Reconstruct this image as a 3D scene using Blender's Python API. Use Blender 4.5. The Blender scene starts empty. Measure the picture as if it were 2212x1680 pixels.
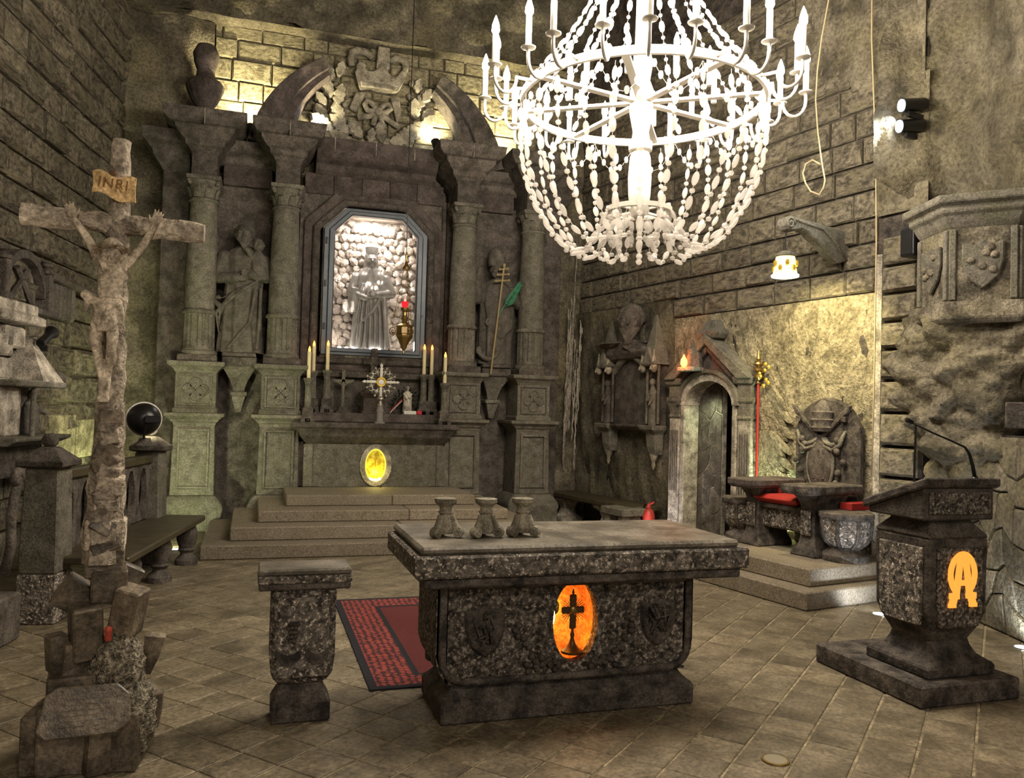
import bpy, bmesh, math, random
from mathutils import Vector, Matrix, Euler, noise
random.seed(11)
PI = math.pi
S = bpy.context.scene
COL = S.collection
# ---------------------------------------------------------------- camera
YAW, PITCH, ROLL = math.radians(17.5), math.atan(46/1750), math.radians(1.6)
fw = Vector((math.sin(YAW)*math.cos(PITCH), math.cos(YAW)*math.cos(PITCH), math.sin(PITCH)))
r0 = Vector((math.cos(YAW), -math.sin(YAW), 0)); u0 = r0.cross(fw)
rt = r0*math.cos(ROLL) + u0*math.sin(ROLL); up = u0*math.cos(ROLL) - r0*math.sin(ROLL)
cd = bpy.data.cameras.new('camera'); cd.sensor_width = 36; cd.lens = 36*1750/2212; cd.clip_end = 200
cam = bpy.data.objects.new('camera', cd); COL.objects.link(cam)
mw = Matrix((rt, up, -fw)).transposed().to_4x4(); mw.translation = (0, 0, 1.65); cam.matrix_world = mw
S.camera = cam
# ---------------------------------------------------------------- world, large lights, exposure
W = bpy.data.worlds.new('world'); S.world = W; W.use_nodes = True
W.node_tree.nodes['Background'].inputs[0].default_value = (1.0, .88, .76, 1)
W.node_tree.nodes['Background'].inputs[1].default_value = .17
S.view_settings.view_transform = 'Standard'; S.view_settings.look = 'None'
S.view_settings.exposure = 0.92; S.view_settings.gamma = 1; S.view_settings.use_curve_mapping = False
def lamp(kind, loc, power, color=(1, .85, .6), radius=.05, target=None, size=60, blend=.6, parent=None, name='lamp_light'):
    l = bpy.data.lights.new(name, kind); l.energy = power; l.color = color
    if kind == 'AREA': l.size = radius
    else: l.shadow_soft_size = radius
    if kind == 'SPOT': l.spot_size = math.radians(size); l.spot_blend = blend
    o = bpy.data.objects.new(name, l); COL.objects.link(o); o.location = loc
    if target is not None:
        o.rotation_euler = (Vector(target)-Vector(loc)).to_track_quat('-Z', 'Y').to_euler()
    if parent is not None: o.parent = parent
    return o
CY = S.cycles; CY.adaptive_threshold = .025; CY.max_bounces = 5; CY.diffuse_bounces = 3; CY.glossy_bounces = 2; CY.transmission_bounces = 3; CY.transparent_max_bounces = 6; CY.caustics_reflective = False; CY.caustics_refractive = False
P_BULB = 33
# the hall's other two chandeliers, hanging behind the photographer
lamp('POINT', (1.2, -3.5, 5.6), 230, (1, .87, .72), .25, name='hall_chandelier_light')
lamp('POINT', (3.4, -9.5, 5.6), 230, (1, .87, .72), .25, name='hall_chandelier_light')

# ---------------------------------------------------------------- mesh helpers
class G:
    def __init__(s): s.v = []; s.f = []
    def add(s, vs, fs, m=None):
        n = len(s.v)
        s.v += [tuple(m @ Vector(v)) if m is not None else tuple(v) for v in vs]
        s.f += [tuple(i+n for i in f) for f in fs]
        return s
    def box(s, x0, x1, y0, y1, z0, z1, m=None):
        vs = [(x, y, z) for z in (z0, z1) for y in (y0, y1) for x in (x0, x1)]
        return s.add(vs, [(0,2,3,1),(4,5,7,6),(0,1,5,4),(2,6,7,3),(0,4,6,2),(1,3,7,5)], m)
    def cbox(s, c, h, m=None, rot=None):
        mm = Matrix.Translation(c) @ (Euler(rot).to_matrix().to_4x4() if rot else Matrix())
        if m is not None: mm = m @ mm
        return s.box(-h[0], h[0], -h[1], h[1], -h[2], h[2], mm)
    def rects(s, secs, m=None):            # loft of axis-aligned rectangles (x0,x1,y0,y1,z)
        vs = []; fs = []
        for (x0, x1, y0, y1, z) in secs: vs += [(x0,y0,z),(x1,y0,z),(x1,y1,z),(x0,y1,z)]
        for k in range(len(secs)-1):
            a = 4*k
            for i in range(4): fs.append((a+i, a+(i+1)%4, a+4+(i+1)%4, a+4+i))
        fs.append((3,2,1,0)); e = 4*(len(secs)-1); fs.append((e,e+1,e+2,e+3))
        return s.add(vs, fs, m)
    def sq(s, prof, cx=0, cy=0, ry=None, m=None):   # (half,z) square loft
        return s.rects([(cx-h, cx+h, cy-(h if ry is None else h*ry), cy+(h if ry is None else h*ry), z) for h, z in prof], m)
    def lathe(s, prof, n=24, m=None, mod=None, ph=0):
        vs = []; fs = []
        for r, z in prof:
            for i in range(n):
                a = 2*PI*i/n+ph; q = r*(mod(a, z) if mod else 1)
                vs.append((q*math.cos(a), q*math.sin(a), z))
        for k in range(len(prof)-1):
            for i in range(n):
                j = (i+1) % n; fs.append((k*n+i, k*n+j, (k+1)*n+j, (k+1)*n+i))
        fs.append(tuple(range(n-1, -1, -1))); e = (len(prof)-1)*n; fs.append(tuple(range(e, e+n)))
        return s.add(vs, fs, m)
    def prism(s, poly, y0, y1, m=None):    # polygon in XZ (counter-clockwise seen from -Y), extruded along Y
        n = len(poly)
        vs = [(x, y0, z) for x, z in poly] + [(x, y1, z) for x, z in poly]
        fs = [tuple(range(n)), tuple(range(2*n-1, n-1, -1))] + [(i+n, (i+1)%n+n, (i+1)%n, i) for i in range(n)]
        return s.add(vs, fs, m)
    def plan(s, poly, z0, z1, m=None):     # polygon in XY extruded up
        n = len(poly)
        vs = [(x, y, z0) for x, y in poly] + [(x, y, z1) for x, y in poly]
        fs = [tuple(range(n-1, -1, -1)), tuple(range(n, 2*n))] + [(i, (i+1)%n, (i+1)%n+n, i+n) for i in range(n)]
        return s.add(vs, fs, m)
    def tube(s, pts, r, n=8, closed=False, m=None, flat=1.0, nrm=None):
        P = [Vector(p) for p in pts]; k = len(P); vs = []; fs = []
        R = r if isinstance(r, (list, tuple)) else [r]*k
        ref = None
        for i in range(k):
            if closed: t = P[(i+1)%k]-P[i-1]
            else: t = P[min(i+1, k-1)]-P[max(i-1, 0)]
            t = t.normalized() if t.length > 1e-9 else Vector((0,0,1))
            if nrm is not None: a = Vector(nrm)
            elif ref is None: a = Vector((0,0,1)) if abs(t.z) < .9 else Vector((1,0,0))
            else: a = ref
            a = (a - t*a.dot(t))
            a = a.normalized() if a.length > 1e-6 else t.orthogonal().normalized()
            ref = a; b = t.cross(a)
            for j in range(n):
                w = 2*PI*j/n; vs.append(P[i] + (a*math.cos(w)*flat + b*math.sin(w))*R[i])
        for i in range(k if closed else k-1):
            for j in range(n):
                q = (j+1) % n; i2 = (i+1) % k; fs.append((i*n+j, i*n+q, i2*n+q, i2*n+j))
        if not closed:
            fs.append(tuple(range(n-1, -1, -1))); e = (k-1)*n; fs.append(tuple(range(e, e+n)))
        return s.add(vs, fs, m)
    def ell(s, c, r, n=12, k=8, m=None, rot=None):
        if not isinstance(r, (list, tuple)): r = (r, r, r)
        vs = [(0,0,-1)]; fs = []
        for i in range(1, k):
            a = -PI/2+PI*i/k
            for j in range(n): b = 2*PI*j/n; vs.append((math.cos(a)*math.cos(b), math.cos(a)*math.sin(b), math.sin(a)))
        vs.append((0,0,1)); L = len(vs)-1
        for j in range(n): q = (j+1)%n; fs.append((0, 1+q, 1+j)); fs.append((L, L-n+j, L-n+q))
        for i in range(k-2):
            for j in range(n): q = (j+1)%n; a = 1+i*n; fs.append((a+j, a+q, a+n+q, a+n+j))
        mm = Matrix.Translation(c) @ (Euler(rot).to_matrix().to_4x4() if rot else Matrix()) @ Matrix.Diagonal((*r, 1))
        if m is not None: mm = m @ mm
        return s.add(vs, fs, mm)
    def cap(s, p, q, r1, r2=None, n=10, m=None):
        r2 = r1 if r2 is None else r2; p = Vector(p); q = Vector(q); d = (q-p)
        L = max(d.length, 1e-6); d = d/L
        pts = [p-d*r1*.98, p-d*r1*.7, p-d*r1*.3, p, q, q+d*r2*.3, q+d*r2*.7, q+d*r2*.98]
        rr = [r1*.2, r1*.71, r1*.95, r1, r2, r2*.95, r2*.71, r2*.2]
        return s.tube(pts, rr, n, m=m)
    def grid(s, fn, nu, nv, m=None, closed_u=False):
        vs = [fn(i/(nu if closed_u else nu-1), j/(nv-1)) for j in range(nv) for i in range(nu)]
        fs = []
        for j in range(nv-1):
            for i in range(nu if closed_u else nu-1):
                q = (i+1) % nu; fs.append((j*nu+i, j*nu+q, (j+1)*nu+q, (j+1)*nu+i))
        return s.add(vs, fs, m)
    def platehole(s, outline, hole, c, y0, y1, n=72, m=None):
        """plate in XZ with outline(angle)->(dx,dz), elliptical hole (rx,rz), centre c"""
        vs = []; fs = []
        for y in (y0, y1):
            for i in range(n):
                a = 2*PI*i/n; dx, dz = outline(a); vs.append((c[0]+dx, y, c[1]+dz))
            for i in range(n):
                a = 2*PI*i/n; vs.append((c[0]+hole[0]*math.cos(a), y, c[1]+hole[1]*math.sin(a)))
        for i in range(n):
            j = (i+1) % n
            fs += [(i, j, n+j, n+i), (2*n+j, 2*n+i, 3*n+i, 3*n+j), (j, i, 2*n+i, 2*n+j), (n+i, n+j, 3*n+j, 3*n+i)]
        return s.add(vs, fs, m)
def rect_outline(x0, x1, z0, z1, cx, cz, rb=0):
    def f(a):
        c, d = math.cos(a), math.sin(a); t = 1e9
        if c > 1e-9: t = min(t, (x1-cx)/c)
        if c < -1e-9: t = min(t, (x0-cx)/c)
        if d > 1e-9: t = min(t, (z1-cz)/d)
        if d < -1e-9: t = min(t, (z0-cz)/d)
        x, z = c*t, d*t
        if rb and z+cz < z0+rb:        # rounded lower corners
            for sx, e in ((1, x1), (-1, x0)):
                ex = e-sx*rb-cx
                if sx*(x-ex) > 0:
                    v = Vector((x-ex, z+cz-(z0+rb))); L = max(abs(v.x), abs(v.y)); v = v.normalized()*min(v.length, rb)
                    x, z = ex+v.x, z0+rb-cz+v.y
        return x, z
    return f
def mk(name, g, mat, smooth=None):
    me = bpy.data.meshes.new(name); me.from_pydata([tuple(v) for v in g.v], [], g.f)
    bm = bmesh.new(); bm.from_mesh(me); bmesh.ops.recalc_face_normals(bm, faces=bm.faces); bm.to_mesh(me); bm.free()
    if mat is not None: me.materials.append(mat)
    if smooth is not None:
        for p in me.polygons: p.use_smooth = True
        if smooth < 179: me.set_sharp_from_angle(angle=math.radians(smooth))
    return me
def ob(name, g, mat, parent=None, smooth=None, bev=0, seg=1, remesh=0, soft=0, loc=None, rot=None):
    me = g if isinstance(g, bpy.types.Mesh) else mk(name, g, mat, 180 if remesh else smooth)
    o = bpy.data.objects.new(name, me); COL.objects.link(o)
    if parent is not None: o.parent = parent
    if loc is not None: o.location = loc
    if rot is not None: o.rotation_euler = rot
    if remesh:
        md = o.modifiers.new('remesh', 'REMESH'); md.mode = 'VOXEL'; md.voxel_size = remesh; md.use_smooth_shade = True
        if soft: sm = o.modifiers.new('soft', 'SMOOTH'); sm.iterations = soft; sm.factor = .5
    if bev:
        b = o.modifiers.new('bevel', 'BEVEL'); b.width = bev; b.segments = seg; b.limit_method = 'ANGLE'; b.angle_limit = math.radians(30)
    return o
def tag(o, label, cat, group=None, kind=None):
    if label: o['label'] = label
    if cat: o['category'] = cat
    if group: o['group'] = group
    if kind: o['kind'] = kind
    return o
def thing(name, label, cat, loc=(0,0,0), rz=0, group=None):
    o = bpy.data.objects.new(name, None); COL.objects.link(o); o.empty_display_size = .1
    o.location = loc; o.rotation_euler = (0, 0, rz)
    return tag(o, label, cat, group)
def struct(name, g, mat, label, loc=(0,0,0), rz=0, smooth=None):
    o = ob(name, g, mat, smooth=smooth, loc=loc, rot=(0,0,rz)); o['kind'] = 'structure'; o['label'] = label; return o
def dup(root, loc, rz, label, group=None):
    r = root.copy(); COL.objects.link(r); r.location = loc; r.rotation_euler = (0,0,rz); r['label'] = label
    if group: r['group'] = group
    for ch in list(root.children):
        c = ch.copy(); COL.objects.link(c); c.parent = r
        for g in list(ch.children):
            d = g.copy(); COL.objects.link(d); d.parent = c
    return r
def arc(cx, cz, r, a0, a1, n, ry=None):
    return [(cx+r*math.cos(math.radians(a0+(a1-a0)*i/(n-1))), cz+(ry or r)*math.sin(math.radians(a0+(a1-a0)*i/(n-1)))) for i in range(n)]
def text_mesh(txt, size, depth, mat, font_scale=1.0, spacing=1.0):
    cu = bpy.data.curves.new('lettering', 'FONT'); cu.body = txt; cu.size = size; cu.extrude = depth
    cu.align_x = 'CENTER'; cu.align_y = 'CENTER'; cu.space_character = spacing
    o = bpy.data.objects.new('lettering', cu); COL.objects.link(o)
    bpy.context.view_layer.update()
    me = bpy.data.meshes.new_from_object(o.evaluated_get(bpy.context.evaluated_depsgraph_get()))
    bpy.data.objects.remove(o); me.materials.clear(); me.materials.append(mat); return me

# ---------------------------------------------------------------- materials
MATS = {}
def stone(name, a, b, scale=5., rough=.85, bump=.35, grain=60., dark=None, tint=None, speck=0, spec=.3, soft=0):
    m = bpy.data.materials.new(name); m.use_nodes = True; nt = m.node_tree; N = nt.nodes; L = nt.links
    P = N['Principled BSDF']; P.inputs['Roughness'].default_value = rough; P.inputs['Specular IOR Level'].default_value = spec
    tc = N.new('ShaderNodeTexCoord'); oi = N.new('ShaderNodeObjectInfo')
    mu = N.new('ShaderNodeVectorMath'); mu.operation = 'MULTIPLY_ADD'
    cx = N.new('ShaderNodeCombineXYZ')
    for i in range(3): L.new(oi.outputs['Random'], cx.inputs[i])
    mu.inputs[1].default_value = (37, 53, 71); L.new(cx.outputs[0], mu.inputs[0]); L.new(tc.outputs['Object'], mu.inputs[2])
    def nz(sc, det=5, rg=.6):
        n = N.new('ShaderNodeTexNoise'); n.inputs['Scale'].default_value = sc; n.inputs['Detail'].default_value = det
        n.inputs['Roughness'].default_value = rg; L.new(mu.outputs[0], n.inputs['Vector']); return n
    n1 = nz(scale, 4, .65); r1 = N.new('ShaderNodeValToRGB'); L.new(n1.outputs['Fac'], r1.inputs[0])
    if soft: a, b = [tuple(x*(1+soft*.5) for x in a), tuple(x*(1-soft*.18) for x in b)]
    a = tuple((.62+.3*soft)*a[i]+d_ for i, d_ in enumerate((.002,.001,.003))); b = tuple(1.15*b[i]+d_ for i, d_ in enumerate((.006,.002,.012)))
    r1.color_ramp.elements[0].position = .36; r1.color_ramp.elements[0].color = (*a, 1)
    r1.color_ramp.elements[1].position = .66; r1.color_ramp.elements[1].color = (*b, 1)
    out = r1.outputs[0]
    def mixc(fac_sock, col, sock, mode='MIX', lo=.45, hi=.65, mx=1.):
        rp = N.new('ShaderNodeMapRange'); rp.inputs['From Min'].default_value = lo; rp.inputs['From Max'].default_value = hi
        rp.inputs['To Max'].default_value = mx; L.new(fac_sock, rp.inputs['Value'])
        mx_ = N.new('ShaderNodeMix'); mx_.data_type = 'RGBA'; mx_.blend_type = mode
        L.new(rp.outputs[0], mx_.inputs['Factor']); L.new(sock, mx_.inputs['A']); mx_.inputs['B'].default_value = (*col, 1)
        return mx_.outputs['Result']
    if tint: out = mixc(nz(scale*.45, 2).outputs['Fac'], tint, out, lo=.48, hi=.68, mx=.75)
    if dark: out = mixc(nz(scale*.8, 3).outputs['Fac'], dark, out, lo=.52, hi=.66, mx=.8)
    g = nz(grain, 2, .7)
    if speck: out = mixc(g.outputs['Fac'], (b[0]*speck, b[1]*speck, b[2]*speck), out, lo=.56, hi=.66)
    mr = N.new('ShaderNodeMapRange'); mr.inputs['From Min'].default_value = .25; mr.inputs['From Max'].default_value = .75
    mr.inputs['To Min'].default_value = .45; mr.inputs['To Max'].default_value = 1.5; L.new(g.outputs['Fac'], mr.inputs['Value'])
    hb = N.new('ShaderNodeVectorMath'); hb.operation = 'SCALE'; L.new(out, hb.inputs[0]); L.new(mr.outputs[0], hb.inputs['Scale'])
    rv = N.new('ShaderNodeMapRange'); rv.inputs['To Min'].default_value = .8; rv.inputs['To Max'].default_value = 1.18; L.new(oi.outputs['Random'], rv.inputs['Value'])
    h2 = N.new('ShaderNodeVectorMath'); h2.operation = 'SCALE'; L.new(hb.outputs[0], h2.inputs[0]); L.new(rv.outputs[0], h2.inputs['Scale'])
    L.new(h2.outputs[0], P.inputs['Base Color'])
    ad = N.new('ShaderNodeMath'); ad.operation = 'MULTIPLY_ADD'; ad.inputs[1].default_value = .45
    L.new(g.outputs['Fac'], ad.inputs[0]); L.new(n1.outputs['Fac'], ad.inputs[2])
    bp = N.new('ShaderNodeBump'); bp.inputs['Strength'].default_value = bump; bp.inputs['Distance'].default_value = .05
    L.new(ad.outputs[0], bp.inputs['Height']); L.new(bp.outputs[0], P.inputs['Normal'])
    MATS[name] = m; return m
def plain(name, c, rough=.5, metal=0, emit=None, es=0, trans=0, spec=.5, alpha=1, sss=0):
    m = bpy.data.materials.new(name); m.use_nodes = True; P = m.node_tree.nodes['Principled BSDF']
    P.inputs['Base Color'].default_value = (*c, 1); P.inputs['Roughness'].default_value = rough; P.inputs['Metallic'].default_value = metal
    P.inputs['Transmission Weight'].default_value = trans; P.inputs['Specular IOR Level'].default_value = spec
    P.inputs['Subsurface Weight'].default_value = sss
    if emit: P.inputs['Emission Color'].default_value = (*emit, 1); P.inputs['Emission Strength'].default_value = es
    MATS[name] = m; return m
def var(m, amt=.35, scale=20):            # a little mottling on a plain material
    nt = m.node_tree; N = nt.nodes; P = N['Principled BSDF']; c = P.inputs['Base Color'].default_value[:3]
    tc = N.new('ShaderNodeTexCoord'); n = N.new('ShaderNodeTexNoise'); n.inputs['Scale'].default_value = scale; n.inputs['Detail'].default_value = 4
    nt.links.new(tc.outputs['Object'], n.inputs['Vector']); r = N.new('ShaderNodeValToRGB'); nt.links.new(n.outputs['Fac'], r.inputs[0])
    r.color_ramp.elements[0].position = .3; r.color_ramp.elements[1].position = .7
    r.color_ramp.elements[0].color = (*[x*(1-amt) for x in c], 1); r.color_ramp.elements[1].color = (*[min(1, x*(1+amt)) for x in c], 1)
    nt.links.new(r.outputs[0], P.inputs['Base Color']); return m
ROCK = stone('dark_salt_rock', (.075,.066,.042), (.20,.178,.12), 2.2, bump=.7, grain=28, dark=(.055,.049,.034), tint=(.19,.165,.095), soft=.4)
WALLB = stone('salt_wall_block', (.095,.083,.057), (.25,.22,.155), 5, bump=.6, grain=45, dark=(.06,.052,.038), tint=(.21,.185,.115))
MORT = stone('wall_joint', (.18,.16,.11), (.38,.34,.25), 7, bump=.5, grain=50)
DJNT = stone('wall_dark_joint', (.03,.026,.02), (.08,.07,.05), 7, bump=.5, grain=50)
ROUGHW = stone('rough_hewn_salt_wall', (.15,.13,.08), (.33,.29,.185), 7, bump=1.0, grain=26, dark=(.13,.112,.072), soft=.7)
CARV = stone('carved_salt_stone', (.085,.079,.060), (.21,.195,.15), 9, bump=.3, grain=60, tint=(.15,.145,.10), soft=.8)
CARVD = stone('dark_carved_salt_stone', (.060,.052,.041), (.145,.127,.10), 7, bump=.35, grain=55, dark=(.05,.044,.035), soft=.6)
BROWN = stone('brown_stained_stone', (.054,.044,.036), (.125,.103,.084), 6, bump=.35, grain=55, dark=(.05,.04,.033), soft=.6)
TILE = stone('salt_floor_tile', (.135,.110,.066), (.275,.228,.142), 4.5, rough=.5, bump=.22, grain=40, dark=(.105,.086,.052), spec=.45, soft=.6)
GROUT = stone('floor_joint', (.24,.20,.12), (.36,.30,.19), 9, bump=.2, grain=60)
STEP = stone('step_stone', (.15,.125,.085), (.26,.22,.155), 5, rough=.7, bump=.2, grain=60, soft=1)
GRAN = stone('speckled_salt_granite', (.12,.105,.085), (.31,.275,.225), 20, rough=.75, bump=.5, grain=48, dark=(.022,.019,.016), speck=1.7)
GRAND = stone('dark_speckled_salt', (.068,.059,.046), (.20,.176,.138), 26, rough=.8, bump=.5, grain=52, dark=(.02,.018,.015), speck=1.5)
BLACKS = stone('blackened_salt_edge', (.042,.036,.029), (.13,.113,.086), 10, rough=.7, bump=.4, grain=70)
TOPS = stone('worn_table_top', (.115,.10,.072), (.225,.20,.15), 4, rough=.42, bump=.12, grain=60, dark=(.09,.078,.055), spec=.5)
PALE = stone('pale_salt_stone', (.27,.24,.19), (.50,.455,.37), 7, bump=.45, grain=60)
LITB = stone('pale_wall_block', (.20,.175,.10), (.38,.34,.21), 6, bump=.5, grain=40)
CREAM = stone('cream_relief_stone', (.24,.215,.155), (.38,.345,.26), 8, bump=.2, grain=90)
CROSSW = stone('grey_salt_cross', (.36,.30,.225), (.64,.55,.43), 9, bump=.8, grain=40)
BROCK = stone('brown_salt_crystal_block', (.10,.078,.05), (.24,.195,.13), 6, rough=.45, bump=.25, grain=50, dark=(.045,.036,.025), spec=.6)
SKIN = stone('carved_salt_body', (.34,.28,.20), (.58,.49,.37), 12, rough=.6, bump=.15, grain=70)
PARCH = stone('yellow_parchment_stone', (.66,.44,.19), (.82,.58,.29), 9, bump=.1, grain=60)
STAT = stone('statue_salt', (.07,.064,.05), (.165,.15,.118), 9, bump=.2, grain=80, soft=.8)
BRWALL = plain('dark_wood', (.055,.045,.025), .45); var(BRWALL, .4, 8)
METAL = plain('blue_grey_painted_metal', (.055,.065,.078), .4, .3); var(METAL, .15, 15)
BLACK = plain('black_metal', (.006,.006,.007), .35); BLACKP = plain('black_plastic', (.004,.004,.009), .5)
IVORY = plain('ivory_candle_wax', (.78,.68,.40), .45, sss=0); WHITEC = plain('white_candle_sleeve', (.85,.82,.75), .4)
SILVER = plain('tarnished_silver', (.52,.49,.43), .3, .8); BRASS = plain('old_brass', (.30,.20,.07), .35, .85); GOLD = plain('gold_leaf', (.75,.50,.08), .3, .7)
WMETAL = plain('white_enamelled_metal', (.72,.69,.62), .4)
RED = plain('red_velvet', (.28,.010,.007), .8); REDP = plain('red_lacquer', (.36,.03,.022), .45); REDG = plain('red_glass', (.5,.0,.01), .1, emit=(1,.02,.03), es=.6)
CABLE = plain('pale_cable', (.55,.43,.25), .6); GREEN = plain('palm_green', (.05,.22,.12), .6); var(GREEN, .4, 30)
DGREEN = plain('dark_wreath_green', (.008,.018,.008), .7); RIBW = plain('white_ribbon', (.7,.68,.62), .6); RIBR = plain('red_ribbon', (.5,.02,.03), .6)
def emis(name, c, s): return plain(name, (.0,.0,.0), .5, emit=c, es=s)
FLAME = emis('candle_flame_lamp', (1,.28,.03), 6); BULB = emis('lit_bulb', (1,.9,.72), 12); LED = emis('white_led', (.75,.85,1), 30)
AMBER = emis('orange_backlit_letter', (1,.33,.045), .75)
CRYST = bpy.data.materials.new('cut_crystal'); CRYST.use_nodes = True
_n = CRYST.node_tree.nodes; _l = CRYST.node_tree.links; _p = _n['Principled BSDF']; _p.inputs['Base Color'].default_value = (.62,.59,.55,1); _p.inputs['Roughness'].default_value = .08
_t = _n.new('ShaderNodeBsdfTranslucent'); _t.inputs[0].default_value = (.6,.56,.52,1); _x = _n.new('ShaderNodeBsdfTransparent')
_m = _n.new('ShaderNodeMixShader'); _m.inputs[0].default_value = .5; _l.new(_p.outputs[0], _m.inputs[1]); _l.new(_t.outputs[0], _m.inputs[2])
_m2 = _n.new('ShaderNodeMixShader'); _m2.inputs[0].default_value = .5; _l.new(_m.outputs[0], _m2.inputs[1]); _l.new(_x.outputs[0], _m2.inputs[2]); _l.new(_m2.outputs[0], _n['Material Output'].inputs[0])
GLASS = bpy.data.materials.new('display_glass'); GLASS.use_nodes = True
_n = GLASS.node_tree.nodes; _l = GLASS.node_tree.links; _g = _n.new('ShaderNodeBsdfGlossy'); _g.inputs['Roughness'].default_value = .02; _x = _n.new('ShaderNodeBsdfTransparent')
_f = _n.new('ShaderNodeFresnel'); _f.inputs[0].default_value = 1.14; _m = _n.new('ShaderNodeMixShader'); _l.new(_f.outputs[0], _m.inputs[0]); _l.new(_x.outputs[0], _m.inputs[1]); _l.new(_g.outputs[0], _m.inputs[2]); _l.new(_m.outputs[0], _n['Material Output'].inputs[0])
# ================================================================ the setting
RZR = math.radians(-79); RZL = math.radians(80.8)
LR = (4.85, 12.0, 0); LL = (-1.85, 12.0, 0)
def chamfer_block(j=.06, c=.07):
    g = G(); r = lambda: random.uniform(-j, j)*.5
    b = [(-.5,0,-.5),(.5,0,-.5),(.5,0,.5),(-.5,0,.5)]
    m_ = [(x, -.62+r()*.5, z) for x, _, z in b]
    f = [(x*(1-2*c)+r()*c, -1+r()*3, z*(1-3.4*c)+r()*c) for x, _, z in b]
    g.add(b+m_+f+[(r(), -1.06+r()*3, r())], [(0,1,5,4),(1,2,6,5),(2,3,7,6),(3,0,4,7),(4,5,9,8),(5,6,10,9),(6,7,11,10),(7,4,8,11),(8,9,12),(9,10,12),(10,11,12),(11,8,12)])
    return g
def block_set(mat, n=6, **k): return [mk('stone_block', chamfer_block(**k), mat) for _ in range(n)]
def lay(parent, meshes, x0, x1, z0, z1, h, w, depth, gap=.012, skip=None, tilt=0, name='stone_block', y=0):
    z = z0; row = 0; cnt = 0
    while z < z1-.05:
        hh = h*random.uniform(.9, 1.1); hh = min(hh, z1-z)
        x = x0-(row % 2)*w*.5*random.uniform(.7, 1.2)
        while x < x1-.03:
            ww = w*random.uniform(.65, 1.35); a = max(x, x0); b = min(x+ww, x1)
            if x1-b < .15: b = x1
            if b-a > .08 and not (skip and skip((a+b)/2, z+hh/2, a, b)):
                o = ob(name, random.choice(meshes), None, parent, loc=((a+b)/2, y, z+hh/2+tilt*((a+b)/2-x0)))
                o.scale = (b-a-gap, depth*random.uniform(.6, 1.35), hh-gap); cnt += 1
            x = b if b == x1 else x+ww
        z += hh; row += 1
    return cnt
# floor: a bed of pale joints with diagonal salt tiles standing proud of it
fl = struct('floor', G().box(-6, 9, -6, 13, -.3, -.006), GROUT, 'floor of brown salt tiles laid diagonally with pale joints')
TS = .247; TA = math.atan2(.66, .75)
eu = Vector((math.cos(TA), math.sin(TA))); ew = Vector((math.sin(TA), -math.cos(TA)))
def tile_geo(j=.0):
    h = (TS-.004)/2; e = (TS-.014)/2; g = G(); r = lambda: random.uniform(-.0012, .0012)
    q = [(-h,-e),(h,-e),(h,e),(-h,e)]; vs = [(x, y, -.006) for x, y in q] + [(x, y, -.003) for x, y in q] + [(x*.975, y*.96, r()) for x, y in q]
    g.add(vs, [(0,1,5,4),(1,2,6,5),(2,3,7,6),(3,0,4,7),(4,5,9,8),(5,6,10,9),(6,7,11,10),(7,4,8,11),(8,9,10,11)]); return g
tm = [mk('floor_tile', tile_geo(), TILE) for _ in range(6)]
cells = []
for i in range(-60, 80):
    for j in range(-80, 60):
        p = eu*(TS*(i+.35)) + ew*(TS*(j+.12))
        if not (-4.5 < p.x < 7.5 and .2 < p.y < 11.9): continue
        v = Vector((p.x, p.y, -1.65)); d = v.dot(fw)
        if d < .5: continue
        cells.append((v.length, 1106+1750*v.dot(rt)/d, 840-1750*v.dot(up)/d, p))
seen = sorted([c for c in cells if -60 < c[1] < 2270 and c[2] < 1745], key=lambda c: c[0])
near = seen[:300]; ns = set(id(c) for c in near)
for c in near: ob('floor_tile', random.choice(tm), None, fl, loc=(c[3].x, c[3].y, 0), rot=(0, 0, TA+random.choice((0,1))*PI))
rest = G()
for c in cells:
    if id(c) in ns: continue
    rest.add(*(lambda q: (q.v, q.f))(tile_geo()), Matrix.Translation((c[3].x, c[3].y, 0)) @ Matrix.Rotation(TA, 4, 'Z'))
o = ob('floor_tiles', rest, TILE, fl); o['kind'] = 'stuff'
# ceiling
struct('ceiling', G().box(-6, 9, -6, 13, 9, 9.3), ROCK, 'dark salt rock ceiling above the altar')
# back wall with the opening of the lit niche
bw = G(); bw.box(-2.6, .84, 12, 12.3, 0, 9); bw.box(2.27, 5.6, 12, 12.3, 0, 9); bw.box(.84, 2.27, 12, 12.3, 0, 2.33); bw.box(.84, 2.27, 12, 12.3, 4.5, 9)
wb = struct('wall_back', bw, ROCK, 'dark rock wall behind the carved altar')
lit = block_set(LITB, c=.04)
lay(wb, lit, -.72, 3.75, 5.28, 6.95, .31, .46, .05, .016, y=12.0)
def rockface(x0, x1, z0, z1, y, amp, nu, nv, sc=1.6, thick=.5):
    def fn(u, v):
        x = x0+(x1-x0)*u; z = z0+(z1-z0)*v
        return (x, y-amp*(.5+noise.fractal(Vector((x*sc, z*sc, y)), 1, 2, 5)), z)
    return G().grid(fn, nu, nv)
o = ob('rock_overhang', rockface(-2.2, 5.4, 6.97, 9, 11.86, .22, 70, 24), ROCK, wb, smooth=180)
g = G(); g.grid(lambda u, v: (-2.2+7.6*u, 11.86-.12+.3*v, 6.97-.05*v+.03*noise.noise(Vector((u*20,v,0)))), 70, 4); ob('rock_underside', g, ROCK, wb, smooth=180)
ob('rock_side_face', rockface(-2.1, -.72, .0, 6.97, 11.97, .12, 24, 80), ROCK, wb, smooth=180)
ob('rock_corner_face', rockface(4.05, 5.2, .0, 6.97, 11.97, .12, 20, 80), ROCK, wb, smooth=180)
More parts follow.
